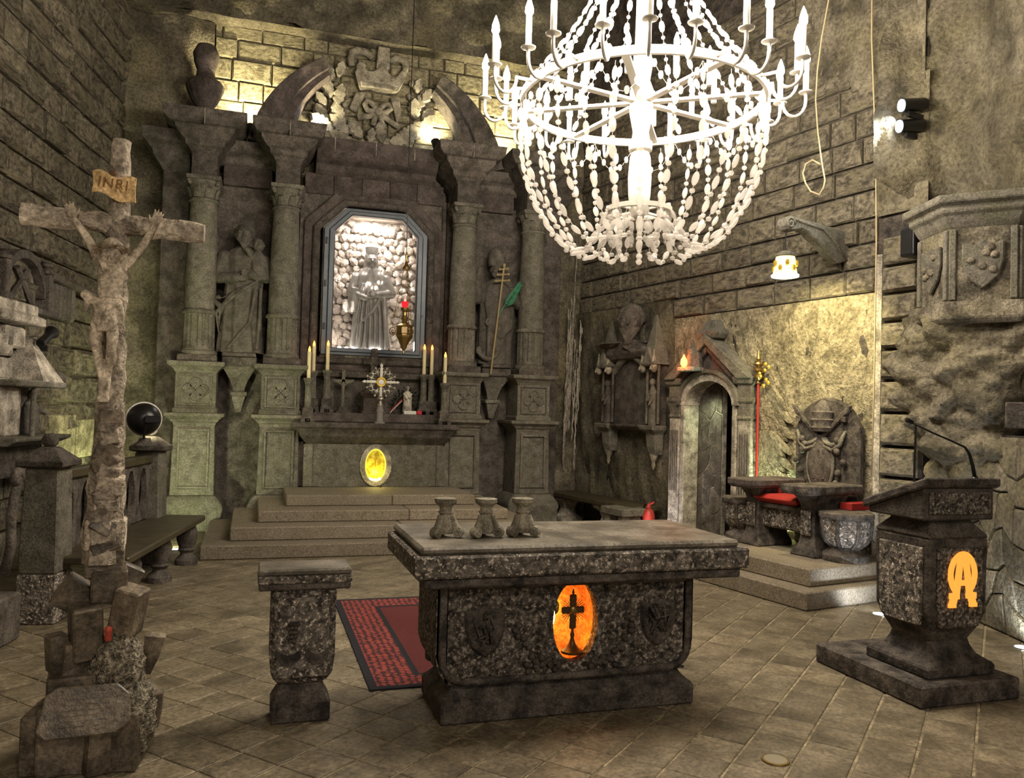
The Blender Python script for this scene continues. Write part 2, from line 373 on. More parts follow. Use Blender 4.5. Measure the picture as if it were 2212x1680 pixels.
# left wall of coursed blocks
wl = struct('wall_left', G().box(-15, .3, 0, .4, 0, 9), MORT, 'left wall of rough coursed salt blocks', LL, RZL)
lay(wl, block_set(WALLB, 9, c=.085, j=.28), -3.7, 0, .35, 7.3, .30, .50, .075, .030)
# right wall: courses above, rough hewn salt below, doorway
rw = G(); rw.box(-.3, 2.78, 0, .4, 0, 9); rw.box(2.78, 3.68, 0, .4, 2.2, 9); rw.box(3.68, 6.0, 0, .4, 0, 9)
wr_ = struct('wall_right', rw, DJNT, 'right wall of coursed salt blocks over a rough hewn lower face', LR, RZR)
def skipR(x, z, a, b):
    if x < 2.35 and z < 3.2: return True
    if x > 4.7 and z > 4.95+.5*(5.6-x): return True
    return False
rb = block_set(WALLB, 9, c=.04, j=.2)
lay(wr_, rb, .1, 5.5, 2.93, 6.6, .265, .47, .05, .024, skip=skipR)
def hewn(x0, x1, z0, z1, mat, amp=.05, nu=60, nv=60, nm='hewn_face', hole=None, y=-.02):
    g = G(); vs = []; fs = []
    for j in range(nv):
        for i in range(nu):
            x = x0+(x1-x0)*i/(nu-1); z = z0+(z1-z0)*j/(nv-1)
            d = amp*(noise.fractal(Vector((x*5, z*3.2, 1.3)), 1, 2, 5)*.5+.5*noise.noise(Vector(((x+z*.35)*14, z*2, 4))))
            e = min(i, nu-1-i, j, nv-1-j); vs.append((x, y-(d if e else 0), z))
    for j in range(nv-1):
        for i in range(nu-1):
            cx = x0+(x1-x0)*(i+.5)/(nu-1); cz = z0+(z1-z0)*(j+.5)/(nv-1)
            if hole and hole(cx, cz): continue
            fs.append((j*nu+i, j*nu+i+1, (j+1)*nu+i+1, (j+1)*nu+i))
    return ob(nm, g.add(vs, fs), mat, wr_, smooth=180)
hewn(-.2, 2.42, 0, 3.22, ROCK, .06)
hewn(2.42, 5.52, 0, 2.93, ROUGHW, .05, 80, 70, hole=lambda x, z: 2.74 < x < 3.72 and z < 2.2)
hewn(4.5, 6.0, 4.9, 9, ROCK, .08, 30, 60, 'rock_vault_face', hole=lambda x, z: z < 4.95+.5*(5.6-x)-.1, y=-.05)
hewn(5.5, 6.05, 3.68, 4.98, ROCK, .08, 14, 30, 'rock_vault_face', y=-.05)
pm = block_set(WALLB, 5, c=.06, j=.12)
z = .2
while z < 3.45:
    h = random.uniform(.26, .33); o = ob('pier_block', random.choice(pm), None, wr_, loc=(5.79, 0, z+h/2)); o.scale = (.40, .10, h-.03); z += h
g = G(); g.box(5.5, 5.57, -.05, 0, 0, 3.3); ob('pier_edge', g, PALE, wr_)
# salt rock wall on the far right, its lower part faced with irregular stones
fp = [(6.02,6.22),(6.25,5.98),(6.2,5.7),(6.05,5.35),(5.9,5.0),(5.86,4.6),(5.9,4.0),(6.0,3.0),(6.1,1.0),(6.1,-3)]
def along(u):
    t = u*(len(fp)-1); i = min(int(t), len(fp)-2); f = t-i
    return Vector((fp[i][0]*(1-f)+fp[i+1][0]*f, fp[i][1]*(1-f)+fp[i+1][1]*f))
def rk(u, v):
    p = along(u**1.5); z = 9*v
    d = .16*noise.fractal(Vector((p.x*1.5, p.y*1.5, z*1.3)), 1, 2, 6) + (0 if z > .1 else 0)
    if z > 3.72 and u < .3: p = p+Vector((-.42,.12))*(1-u/.3)*min(1, (z-3.72)/.25)
    d += .06*noise.noise(Vector((p.x*6, p.y*6, z*6)))
    return (p.x-d*.9, p.y-d*.4, z)
ws = struct('wall_pulpit_side', G().grid(rk, 90, 130), ROCK, 'craggy salt rock wall behind the pulpit on the right', smooth=180)
def crazy(parent, cells, mat, ym, th=.03, nm='facing_stone', mapf=None):
    for poly in cells:
        c = Vector((sum(p[0] for p in poly)/len(poly), sum(p[1] for p in poly)/len(poly)))
        outer = [(c.x+(x-c.x)*.96, c.y+(z-c.y)*.96) for x, z in poly]; inner = [(c.x+(x-c.x)*.84, c.y+(z-c.y)*.84) for x, z in poly]
        n = len(poly); g = G(); F = mapf or (lambda x, y, z: (x, y, z))
        vs = [F(x, ym, z) for x, z in outer]+[F(x, ym-th*.7, z) for x, z in outer]+[F(x, ym-th, z) for x, z in inner]
        fs = [(i, (i+1)%n, n+(i+1)%n, n+i) for i in range(n)]+[(n+i, n+(i+1)%n, 2*n+(i+1)%n, 2*n+i) for i in range(n)]+[tuple(range(2*n, 3*n))]
        ob(nm, g.add(vs, fs), mat, parent)
def vor(x0, x1, z0, z1, nx, nz, seed=1, jit=.38):   # irregular polygons from a jittered brick lattice
    rnd = random.Random(seed); dx = (x1-x0)/nx; dz = (z1-z0)/nz; P = {}
    def pt(i, j):
        k = (i, j)
        if k not in P:
            x = x0+i*dx*.5; z = z0+j*dz
            if 0 < i < 2*nx: x += rnd.uniform(-jit, jit)*dx*.5
            if 0 < j < nz: z += rnd.uniform(-jit, jit)*dz
            P[k] = (min(max(x, x0), x1), min(max(z, z0), z1))
        return P[k]
    out = []
    for j in range(nz):
        o = j % 2; i = -o
        while i < 2*nx:
            a, b = max(i, 0), min(i+2, 2*nx)
            if b > a:
                mid = [k for k in range(a, b+1)]
                out.append([pt(k, j) for k in mid]+[pt(k, j+1) for k in reversed(mid)])
            i += 2
    return out
def rkmap(x, y, z):                       # x runs along the foot of the rock wall from (6.2,5.9)
    a = Vector((6.18, 5.9)); b = Vector((5.82, 4.75)); t = (b-a).normalized(); nrm = Vector((-t.y, t.x)); nrm = nrm if nrm.x < 0 else -nrm
    p = a+t*x+nrm*(.16-y); return (p.x, p.y, z)
crazy(ws, vor(0, 1.35, 0, 1.55, 5, 6, 5), ROCK, 0, .05, mapf=rkmap)
ob('facing_bed', G().add([rkmap(x, y, z) for x in (-.02, 1.4) for y in (.0, .3) for z in (0, 1.56)], [(0,1,5,4),(2,6,7,3),(1,3,7,5),(0,4,6,2),(0,2,3,1),(4,5,7,6)]), DJNT, ws)
# ================================================================ the carved altar
CX = 1.55
# ---- steps
st = thing('altar_steps', 'four broad stone steps rising to the carved altar', 'steps', (CX, 11.1, 0))
for k, (h, y0, zt) in enumerate(((2.06,9.02,.148),(1.775,9.30,.296),(1.49,9.65,.427),(1.17,10.07,.557))):
    zb = (0,.148,.296,.427)[k]; cut = [-h, random.uniform(.05,.25), h]
    for a, b in zip(cut[:-1], cut[1:]):
        ob('step_slab', G().box(a+.003, b-.003, y0-11.1, 0, zb, zt), STEP, st, bev=.012)
# ---- pedestals
def quatrefoil(cx, cz, r, y):
    g = G()
    for a in (0, 90, 180, 270):
        ox, oz = cx+r*math.cos(math.radians(a)), cz+r*math.sin(math.radians(a))
        g.tube([(x, y, z) for x, z in arc(ox, oz, r*.78, a-128, a+128, 15)], .016, 6)
        g.prism(arc(ox, oz, r*.62, 0, 345, 16), y-.004, y+.02)
    g.box(cx-r*1.2, cx+r*1.2, y-.014, y+.01, cz-.008, cz+.008); g.box(cx-.008, cx+.008, y-.014, y+.01, cz-r*1.2, cz+r*1.2)
    return g
def pedestal(dx, label, mat=CARV):
    t = thing('column_pedestal', label, 'pedestal', (CX+dx, 11.38, 0), group='pedestals of the altar columns')
    ob('base', G().sq([(.37,0),(.37,.22),(.385,.27),(.375,.33),(.33,.40),(.275,.45)]), mat, t, bev=.012, smooth=30)
    ob('lower_body', G().sq([(.265,.45),(.248,1.36)]), mat, t, bev=.008)
    fr = G(); y = -.262
    for (a, b, c, d) in ((-.19,-.165,.54,1.30),(.165,.19,.54,1.30),(-.165,.165,.54,.565),(-.165,.165,1.275,1.30)): fr.box(a, b, y-.026, y+.02, c, d)
    ob('panel_frame', fr, mat, t, bev=.004)
    ob('lower_cornice', G().sq([(.25,1.34),(.262,1.38),(.285,1.395),(.30,1.42),(.345,1.455),(.362,1.46),(.362,1.505)]), mat, t, bev=.006)
    ob('upper_body', G().sq([(.27,1.505),(.27,1.56),(.248,1.57),(.248,2.04)]), mat, t, bev=.006)
    fr = G(); y = -.248
    for (a, b, c, d) in ((-.20,-.18,1.60,2.0),(.18,.20,1.60,2.0),(-.18,.18,1.60,1.615),(-.18,.18,1.985,2.0)): fr.box(a, b, y-.02, y+.02, c, d)
    q = ob('quatrefoil_panel', fr, mat, t); ob('quatrefoil', quatrefoil(0, 1.795, .085, y-.004), mat, q, smooth=40)
    ob('upper_cornice', G().sq([(.25,2.02),(.265,2.05),(.30,2.09),(.335,2.11),(.345,2.12),(.345,2.165)]), mat, t, bev=.006)
    return t
offs = (-2.295, -1.245, 1.245, 2.295)
pedestal(offs[0], 'panelled stone pedestal nearest the round black lamp, under the outermost left column')
pedestal(offs[1], 'panelled stone pedestal left of the altar table, beside the yellow oval')
pedestal(offs[2], 'panelled stone pedestal right of the altar table, behind the right hand candles')
pedestal(offs[3], 'panelled stone pedestal in the right corner beside the white salt streak')
# ---- columns
def column(dx, label, hw):
    t = thing('altar_column', label, 'column', (CX+dx, 11.36, 2.165), group='columns of the carved altar')
    fl_ = lambda a, z: 1-(.12*max(0, math.sin(14*a))**.7 if .2 < z < .61 else 0)
    ob('plinth', G().sq([(.24,0),(.24,.085),(.225,.095)]), CARVD, t, bev=.008)
    ob('base', G().lathe([(.23,.09),(.238,.115),(.23,.14),(.205,.155),(.205,.17)], 32), CARV, t, smooth=40)
    ob('fluted_drum', G().lathe([(.2,.165),(.198,.195),(.198,.215),(.194,.585),(.194,.605),(.196,.63)], 140, mod=fl_), CARV, t, smooth=35)
    ob('ring', G().lathe([(.2,.625),(.218,.635),(.222,.655),(.212,.68),(.19,.69)], 32), CARV, t, smooth=50)
    ob('shaft', G().lathe([(.19,.685),(.192,1.0),(.185,1.5),(.165,2.08),(.168,2.10)], 32), CARV, t, smooth=40)
    c = ob('capital', G().lathe([(.17,2.09),(.185,2.105),(.185,2.125),(.168,2.14),(.172,2.2),(.195,2.3),(.225,2.36),(.21,2.37)], 32), CARV, t, smooth=40)
    g = G()
    for k in range(8):
        a = k*PI/4+PI/8; m = Matrix.Rotation(a, 4, 'Z')
        g.grid(lambda u, v: (.175+.06*v*v+.012*(1-abs(2*u-1)), (u-.5)*.10*(1-.5*v*v), 2.14+.17*v-.05*max(0, v-.75)*4*v), 5, 6, m)
    ob('leaf_ring', g, CARV, c, smooth=180)
    g = G()
    for k in range(4):
        m = Matrix.Rotation(k*PI/2+PI/4, 4, 'Z'); g.tube([(.235+.035*(1-i/18)*math.cos(i*.7), 0, 2.33+.035*(1-i/18)*math.sin(i*.7)) for i in range(16)], .016, 6, m=m)
        g.ell((.235,0,2.33), (.03,.022,.03), 8, 6, m)
    ob('volutes', g, CARV, c, smooth=180)
    ob('abacus', G().sq([(.2,2.365),(.215,2.38),(.215,2.42)]), CARV, t, bev=.006)
    ob('dosseret', G().rects([(-.158,.158,-.158,.5,z) for z in (2.41,2.76)]), CARVD, t, bev=.006)
    sec = [(.165,2.70),(.175,2.74),(.21,2.79),(.24,2.81),(.245,2.87),(.29,2.90),(.345,2.97),(.36,2.985),(.36,3.03),(.42,3.045),(hw-.02,3.10),(hw,3.22)]
    ob('cornice_block', G().rects([(-h, h, -h*.86, .56, z) for h, z in sec]), CARVD, t, bev=.006)
    g = G(); g.box(-.004, .004, -hw*.84-.012, -hw*.7, 3.02, 3.218); ob('block_joint', g, PALE, t)
    return t
column(offs[0], 'stone altar column at the far left, beside the rock wall', .51)
column(offs[1], 'stone altar column left of the lit glass case', .475)
column(offs[2], 'stone altar column right of the lit glass case', .49)
column(offs[3], 'stone altar column at the right corner, mottled with pale patches', .49)
# ---- retable body
rt_ = thing('altar_retable', 'dark carved stone wall of the altar framing the lit glass case', 'altar', (CX, 11.75, 0))
g = G()
g.box(-2.75,-.80,0,.25,0,4.7); g.box(.80,2.75,0,.25,0,4.7); g.box(-.80,.80,0,.25,1.2,2.28); g.box(-.80,.80,0,.25,4.55,5.0)
g.prism([(-.80,4.2),(-.45,4.55),(-.80,4.55)],0,.25); g.prism([(.80,4.2),(.80,4.55),(.45,4.55)],0,.25)
ob('back_panel', g, CARVD, rt_)
def octo(hw, z0, z1, ch): return [(-hw,z0),(hw,z0),(hw,z1-ch),(hw-ch,z1),(-hw+ch,z1),(-hw,z1-ch)]
def ringframe(outer, inner, y0, y1):
    n = len(outer); g = G(); vs = [(x,y0,z) for x,z in outer]+[(x,y0,z) for x,z in inner]+[(x,y1,z) for x,z in outer]+[(x,y1,z) for x,z in inner]; fs = []
    for i in range(n):
        j = (i+1)%n; fs += [(i,j,n+j,n+i),(2*n+j,2*n+i,3*n+i,3*n+j),(j,i,2*n+i,2*n+j),(n+i,n+j,3*n+j,3*n+i)]
    return g.add(vs, fs)
ob('outer_moulding', ringframe(octo(.99,2.14,4.66,.42), octo(.86,2.25,4.56,.40), -.10, .02), BROWN, rt_, bev=.012)
ob('inner_moulding', ringframe(octo(.87,2.24,4.57,.40), octo(.77,2.33,4.48,.36), -.16, .02), CARVD, rt_, bev=.02)
ob('sill', G().rects([(-1.0,1.0,-.12,.1,2.05),(-1.0,1.0,-.14,.1,2.12),(-.95,.95,-.06,.1,2.16)]), CARVD, rt_, bev=.01)
for sx in (-1, 1):
    ob('side_pilaster', G().box(sx*1.22-.16, sx*1.22+.16, -.06, .05, 2.1, 4.7), BROWN, rt_, bev=.008)
    ob('side_strip', G().box(sx*1.02-.03, sx*1.02+.03, -.05, .05, 2.1, 4.7), CARVD, rt_, bev=.006)
    g = G(); g.rects([(sx*1.76-.32, sx*1.76+.32, -.08, .1, z) for z in (4.62, 4.9)]); ob('side_frieze', g, BROWN, rt_, bev=.008)
    ob('side_cornice', G().rects([(sx*1.76-.42, sx*1.76+.42, y, .2, z) for y, z in ((-.05,4.88),(-.10,4.92),(-.12,5.0),(-.20,5.05),(-.24,5.12),(-.24,5.2))]), CARVD, rt_, bev=.006)
    ob('wing_pilaster', G().box(sx*2.66-.17, sx*2.66+.17, -.16, .1, 0, 4.72), CARVD, rt_, bev=.01)
    ob('wing_cornice', G().rects([(min(sx*(2.66-.17),sx*(2.66+.17+d)), max(sx*(2.66-.17),sx*(2.66+.17+d)), -.16-d, .2, z) for d, z in ((.0,4.7),(.03,4.76),(.12,4.88),(.13,4.94),(.2,5.02),(.24,5.05),(.26,5.2))]), CARVD, rt_, bev=.008)
for k in range(5):                        # blocks of the frieze
    a = -1.0+k*.40; ob('frieze_block', G().box(a+.003, a+.397, -.03-.004*(k%2), .2, 4.64, 4.93), BROWN, rt_, bev=.006)
ob('main_cornice', G().rects([(-.86,.86,y,.24,z) for y, z in ((-.04,4.92),(-.10,4.97),(-.12,5.05),(-.20,5.09),(-.24,5.12),(-.30,5.20),(-.30,5.38))]), BROWN, rt_, bev=.006)
for x in (-.62, -.05, .5): ob('cornice_joint', G().box(x-.006, x+.006, -.305, -.2, 5.19, 5.383), PALE, rt_)
for sx in (-1, 1):                        # broken segmental pediment
    g = G(); A0, A1 = (168, 117) if sx < 0 else (12, 63); n = 18; vs = []; fs = []
    prof = [(0,.02),(.12,-.10),(.4,-.10),(.42,-.18),(.7,-.20),(.95,-.27),(1,-.27),(1,.25),(0,.25)]
    for i in range(n):
        a = math.radians(A0+(A1-A0)*i/(n-1))
        for q, y in prof: r = 1.27+.36*i/(n-1)+q*(1.86-1.27-.36*i/(n-1)); vs.append((.04+r*math.cos(a), y, 4.85+r*math.sin(a)))
    m_ = len(prof)
    for i in range(n-1):
        for j in range(m_): q = (j+1)%m_; fs.append((i*m_+j, i*m_+q, (i+1)*m_+q, (i+1)*m_+j))
    fs += [tuple(range(m_)), tuple(range((n-1)*m_, n*m_))]
    ob('pediment_arc', g.add(vs, fs), BROWN if sx < 0 else CARVD, rt_, smooth=35)
# ---- urn on the left corner, small lamps on the cornice
u = thing('stone_urn', 'dark fluted stone urn standing on the left corner cornice', 'urn', (CX-2.35, 11.6, 5.385))
ob('foot', G().lathe([(.16,0),(.16,.05),(.10,.09),(.08,.16),(.1,.2)], 24), BROWN, u, smooth=50)
ob('bowl', G().lathe([(.09,.19),(.17,.3),(.24,.46),(.25,.52),(.2,.58)], 48, mod=lambda a, z: 1-.05*abs(math.sin(8*a))), BROWN, u, smooth=50)
ob('neck', G().lathe([(.2,.575),(.13,.62),(.11,.72),(.15,.82),(.17,.95),(.12,1.06),(.03,1.1)], 24), BROWN, u, smooth=50)
def cornice_spot(loc, aim, label, power):
    t = thing('cornice_spotlight', label, 'spotlight', loc, group='spotlights on the altar cornice')
    d = (Vector(aim)-Vector(loc)).normalized(); q = d.to_track_quat('Z', 'Y').to_matrix().to_4x4()
    ob('housing', G().lathe([(.04,-.1),(.055,-.08),(.06,.06),(.065,.08)], 16, Matrix.Translation((0,0,.12)) @ q), BLACK, t, smooth=40)
    ob('lens', G().lathe([(.05,.078),(.05,.084)], 16, Matrix.Translation((0,0,.12)) @ q), LED if power > 0 else BLACK, t)
    ob('bracket', G().box(-.012,.012,-.012,.012,0,.1), BLACK, t)
    p = Vector(loc)+Vector((0,0,.12))+d*.11
    lamp('SPOT', p, power, (1,.86,.5), .04, aim, 130, .8)
cornice_spot((-.20, 11.55, 5.24), (-.15, 12.0, 6.2), 'small black spotlight between the two left column cornices', 130)
cornice_spot((3.42, 11.6, 5.24), (3.3, 12.0, 6.2), 'small black spotlight at the right end of the altar cornice', 110)
cornice_spot((.70, 11.66, 5.40), (.75, 12.0, 6.1), 'small black spotlight hidden behind the cornice left of the crown relief', 42)
cornice_spot((2.40, 11.66, 5.40), (2.3, 12.0, 6.1), 'small black spotlight hidden behind the cornice right of the crown relief', 42)
# ---- crown relief
cr = thing('crown_relief', 'pale carved crown with ribbons and oak leaves above the altar', 'relief', (CX+.04, 11.93, 5.40))
P_ = lambda x, y: ((x-820)*.0067, 6.2-(y-205)*.0067-5.40+(x-820)*.00045)
def shape(name, pts, y0=-.1, y1=.06, mat=CREAM, parent=cr, bev=.012): return ob(name, G().prism([P_(*p) for p in pts][::-1], y0, y1), mat, parent, bev=bev)
crown = [(762,158),(766,152),(764,143),(770,136),(779,136),(785,142),(784,149),(790,154),(803,153),(812,146),(811,139),(817,135),(828,135),(834,141),(832,150),(840,160),(852,161),(859,152),(864,146),(872,150),(874,158),(869,172),(858,194),(845,198),(820,196),(795,192),(775,196),(768,180)]
shape('crown', crown, -.14); o = shape('crown_band', [(774,178),(800,181),(830,184),(852,188),(850,196),(824,194),(798,191),(776,192)], -.18, -.1)
shape('finial_block', [(811,96),(836,98),(838,146),(808,146)], -.12)
g = G()
g.tube([(*(lambda p: (p[0], -.06, p[1]))(P_(*q)),) for q in ((756,142),(753,128),(755,114),(766,107),(780,108),(793,114),(800,121))], [.05,.055,.06,.06,.055,.05,.045], 8); ob('scroll_ribbon', g, CREAM, cr, smooth=180)
g = G(); g.tube([(*(lambda p: (p[0], -.06, p[1]))(P_(*q)),) for q in ((838,124),(850,118),(862,118),(872,124),(874,138),(870,150))], [.045,.05,.055,.06,.055,.045], 8); ob('scroll_ribbon', g, CREAM, cr, smooth=180)
shape('ribbon_end', [(766,200),(790,198),(768,244),(753,236)]); shape('ribbon_end', [(840,206),(860,204),(866,236),(858,266),(850,238)])
g = G()
for pts in (((813,236),(800,222),(792,218),(786,226),(792,238),(806,240)), ((815,238),(828,224),(838,222),(842,232),(834,240),(820,242))):
    q = [P_(*p) for p in pts]; g.tube([(a, -.09, b) for a, b in q], .042, 8, closed=True)
for pts in (((812,242),(796,250),(772,256)), ((818,242),(836,254),(862,270)), ((812,244),(808,258),(806,270)), ((818,244),(824,260),(830,276))):
    q = [P_(*p) for p in pts]; g.tube([(a, -.07, b) for a, b in q], .042, 8)
g.ell((P_(815,240)[0], -.12, P_(815,240)[1]), (.05,.05,.06)); ob('ribbon_bow', g, CREAM, cr, smooth=180)
def leafmesh(mat, lob=5, L=.3, Wd=.09, th=.05):
    pts = []; n = 26
    for i in range(n+1):
        t = i/n; w = Wd*math.sin(PI*min(1, t*1.05))**.6*(.72+.28*abs(math.cos(lob*PI*t)))
        pts.append((w, t*L))
    poly = pts+[(-x, z) for x, z in pts[::-1]]; g = G(); m = len(poly)
    vs = [(x, 0, z) for x, z in poly]+[(x*.75, -th, L*.5+(z-L*.5)*.9) for x, z in poly]+[(0,-th*1.5,z) for x, z in [(0,L*.1),(0,L*.9)]]
    fs = [(i, (i+1)%m, m+(i+1)%m, m+i) for i in range(m)]+[tuple(range(m, 2*m))]
    return mk('leaf', g.add(vs, fs), mat, 40)
lm = [leafmesh(CREAM, 4, .3, .085), leafmesh(CREAM, 5, .36, .1), leafmesh(CREAM, 3, .22, .07)]
for (x, y, a, k) in ((722,205,20,0),(712,225,40,2),(735,222,-10,0),(716,262,35,0),(728,278,60,1),(748,268,20,1),(762,282,50,1),(738,300,80,1),(770,304,70,1),(790,290,40,0),(800,300,-5,2),(745,255,15,2),(720,170,10,2),(735,160,-15,2),
                     (896,215,-20,0),(905,235,-45,2),(890,240,5,0),(902,262,-40,0),(886,278,-50,1),(868,290,-35,1),(850,284,-60,1),(905,200,-30,2),(892,180,-10,2),(840,296,-70,1),(825,300,10,0)):
    q = P_(x, y+12); ob('leaf', lm[k], None, cr, loc=(q[0]+(-.05 if x < 800 else .05 if x > 845 else 0), -.03-random.uniform(.0,.06), q[1]), rot=(random.uniform(.0,.25), math.radians(-a), 0)).scale = (1.25, 1.3, 1.15)
for (x, y) in ((730,160),(724,185),(742,190),(746,208),(744,228),(742,240),(888,170),(884,200)):
    q = P_(x, y); ob('acorn', G().ell((q[0],-.05,q[1]), (.045,.05,.055), 10, 6), CREAM, cr, smooth=180)
shape('shield_top', [(790,308),(802,296),(820,292),(836,296),(870,306),(900,318),(760,312)], -.1, .06)
# ---- corbels
def corbel(dx, label):
    t = thing('statue_corbel', label, 'corbel', (CX+dx, 11.6, 1.5), group='corbels under the altar statues')
    ob('top_slab', G().rects([(-.22,.22,-.28,.18,.64),(-.22,.22,-.28,.18,.76)]), CARVD, t, bev=.01)
    ob('console', G().rects([(-h,h,-h*1.1,.18,z) for h, z in ((.075,.30),(.085,.36),(.12,.46),(.17,.55),(.215,.62),(.215,.645))]), CARV, t, smooth=30, bev=.006)
    ob('collar', G().rects([(-.11,.11,-.12,.18,.24),(-.11,.11,-.12,.18,.30)]), CARV, t, bev=.01)
    ob('drop', G().rects([(-.035,.035,-.03,.18,.02),(-.09,.09,-.10,.18,.24)]), CARV, t, bev=.006)
corbel(-1.78, 'flaring stone corbel carrying the statue of a man with a child')
corbel(1.78, 'flaring stone corbel carrying the statue with the cross staff')
# ---- mensa (altar table against the retable)
me_ = thing('altar_mensa', 'grey stone altar table against the back wall with a yellow oval', 'altar table', (1.585, 11.13, .557))
ob('top_slab', G().rects([(-x,x,y,.62,z) for x, y, z in ((.93,.0,.57),(.97,-.05,.62),(1.02,-.10,.68),(1.03,-.11,.72),(1.08,-.15,.78),(1.13,-.18,.80),(1.13,-.18,.865))]), CARVD, me_, bev=.008)
ob('front_panel', G().platehole(rect_outline(-.93,.93,0,.575,0,.293), (.19,.262), (0,.293), 0, .1, 64), CARV, me_)
for sx in (-1, 1):
    ob('corner_pilaster', G().box(sx*.9-.06, sx*.9+.06, -.025, .4, 0, .57), CARV, me_, bev=.008)
    ob('side_panel', G().box(sx*1.03-.07, sx*1.03+.07, .06, .5, 0, .60), BROWN, me_, bev=.006)
ob('body', G().box(-.9, .9, .3, .62, 0, .57), CARVD, me_)
ob('oval_ring', G().platehole(lambda a: (.215*math.cos(a)*(1+.012*math.sin(17*a)), .285*math.sin(a)*(1+.012*math.sin(19*a))), (.145,.225), (0,.293), -.03, .06, 64), PALE, me_, smooth=40)
AMBG = bpy.data.materials.new('lit_amber_glass'); AMBG.use_nodes = True
_n = AMBG.node_tree.nodes; _l = AMBG.node_tree.links; _p = _n['Principled BSDF']; _tc = _n.new('ShaderNodeTexCoord'); _v = _n.new('ShaderNodeTexNoise'); _v.inputs['Scale'].default_value = 14; _l.new(_tc.outputs['Object'], _v.inputs[0])
_r = _n.new('ShaderNodeValToRGB'); _l.new(_v.outputs['Fac'], _r.inputs[0]); _r.color_ramp.elements[0].position = .35; _r.color_ramp.elements[0].color = (.30,.2,.01,1); _r.color_ramp.elements[1].position = .68; _r.color_ramp.elements[1].color = (.75,.6,.05,1)
_l.new(_r.outputs[0], _p.inputs['Base Color']); _l.new(_r.outputs[0], _p.inputs['Emission Color']); _p.inputs['Emission Strength'].default_value = .28; _p.inputs['Roughness'].default_value = .15
ob('amber_window', G().lathe([(.142,0),(.142,.02)], 40, Matrix.Translation((0,.03,.293)) @ Matrix.Rotation(PI/2, 4, 'X') @ Matrix.Diagonal((1,1.57,1,1))), AMBG, me_)
YEL = emis('yellow_lit_rim', (1,.85,.08), .9)
ob('lit_rim', G().tube([(.136*math.cos(a), .006, .293+.214*math.sin(a)) for a in [2*PI*i/40 for i in range(40)]], .008, 6, True), YEL, me_)
g = G(); g.tube([(.0,.0,.12),(.0,.0,.46)], .006, 6); g.tube([(-.04,.0,.39),(.04,.0,.39)], .005, 6); g.ell((0,0,.39),(.02,.008,.02)); g.lathe([(.03,.11),(.006,.14)], 12); ob('cross_in_window', g, GOLD, me_)
ob('window_light_strip', G().tube([(-.08,.0,.115),(-.03,.0,.093),(.03,.0,.093),(.08,.0,.115)], .014, 8), emis('warm_white_strip', (1,.95,.45), 4), me_)
lamp('POINT', (1.585, 11.06, .75), 1.2, (1,.85,.2), .05)
sh = tag(ob('altar_shelf', G().rects([(.50,2.66,11.34,11.72,1.425),(.50,2.66,11.34,11.72,1.55)]), BROWN, bev=.01), 'dark narrow stone shelf behind the altar table top', 'shelf')
# ---- candlesticks and candles
def candlestick(x, y, z, label, h=.57):
    t = thing('altar_candlestick', label, 'candlestick', (x, y, z), group='stone candlesticks on the altar')
    k = h/.57
    g = G(); g.box(-.085,-.035,-.085,.085,0,.045); g.box(.035,.085,-.085,.085,0,.045); ob('feet', g, CARVD, t)
    ob('foot_block', G().sq([(.085,.045*k),(.085,.07*k),(.07,.085*k),(.07,.17*k),(.055,.19*k)]), CARVD, t, bev=.004)
    ob('shaft', G().lathe([(.052,.185*k),(.046,.22*k),(.042,.45*k),(.05,.46*k)], 8, ph=PI/8), CARV, t)
    ob('capital', G().lathe([(.05,.455*k),(.042,.48*k),(.062,.53*k),(.07,.54*k),(.07,h)], 8, ph=PI/8), CARV, t)
def candle(x, y, z, label, L=.34):
    t = thing('electric_candle', label, 'candle', (x, y, z), group='electric candles on the altar')
    ob('wax_stick', G().lathe([(.026,0),(.026,L),(.020,L+.003)], 16), IVORY, t, smooth=40)
    ob('flame_bulb', G().lathe([(.012,L+.002),(.018,L+.02),(.013,L+.045),(.002,L+.075)], 12), FLAME, t, smooth=180)
for (x, y, z, h, L, side) in ((.655,11.06,1.422,.58,.35,'in front at the left end of the altar table'), (.74,11.5,1.55,.57,.34,'behind the front left candlestick on the dark shelf'), (.93,11.5,1.55,.585,.34,'on the shelf under the left edge of the glass case'),
                              (2.29,11.5,1.55,.58,.36,'on the shelf next to the grey figurine'), (2.405,11.52,1.55,.58,.36,'on the shelf, right of its close twin'), (2.50,11.06,1.422,.58,.36,'in front at the right end of the altar table')):
    candlestick(x, y, z, 'short stone candlestick '+side, h); candle(x, y, z+h, 'tall ivory electric candle '+side, L)
# ---- monstrance
mo = thing('monstrance', 'silver sunburst monstrance on the altar table', 'monstrance', (1.605, 11.0, 1.422))
ob('base', G().lathe([(.07,0),(.07,.02),(.045,.03),(.04,.15),(.05,.17),(.03,.25)], 24), CRYST, mo, smooth=30)
ob('stem', G().lathe([(.045,.24),(.03,.27),(.02,.3),(.05,.33),(.045,.35),(.018,.37),(.018,.42)], 16), SILVER, mo, smooth=50)
g = G()
for k in range(8):
    a = k*PI/4+PI/8; c, s_ = math.cos(a), math.sin(a)
    g.tube([(c*r, 0, .56+s_*r) for r in (.08,.14,.19)], [.008,.012,.01], 6)
    for e in (-1, 1):
        pts = [(c*.10, 0, .56+s_*.10)]
        for i in range(9):
            w = i/8*1.5*PI; q = .035*(1-.5*i/8); cc = (c*.155+e*-s_*.03, .56+s_*.155+e*c*.03)
            pts.append((cc[0]+q*math.cos(a+e*w), 0, cc[1]+q*math.sin(a+e*w)))
        g.tube(pts, .008, 6)
    g.ell((c*.20,0,.56+s_*.20), (.018,.012,.018), 8, 6)
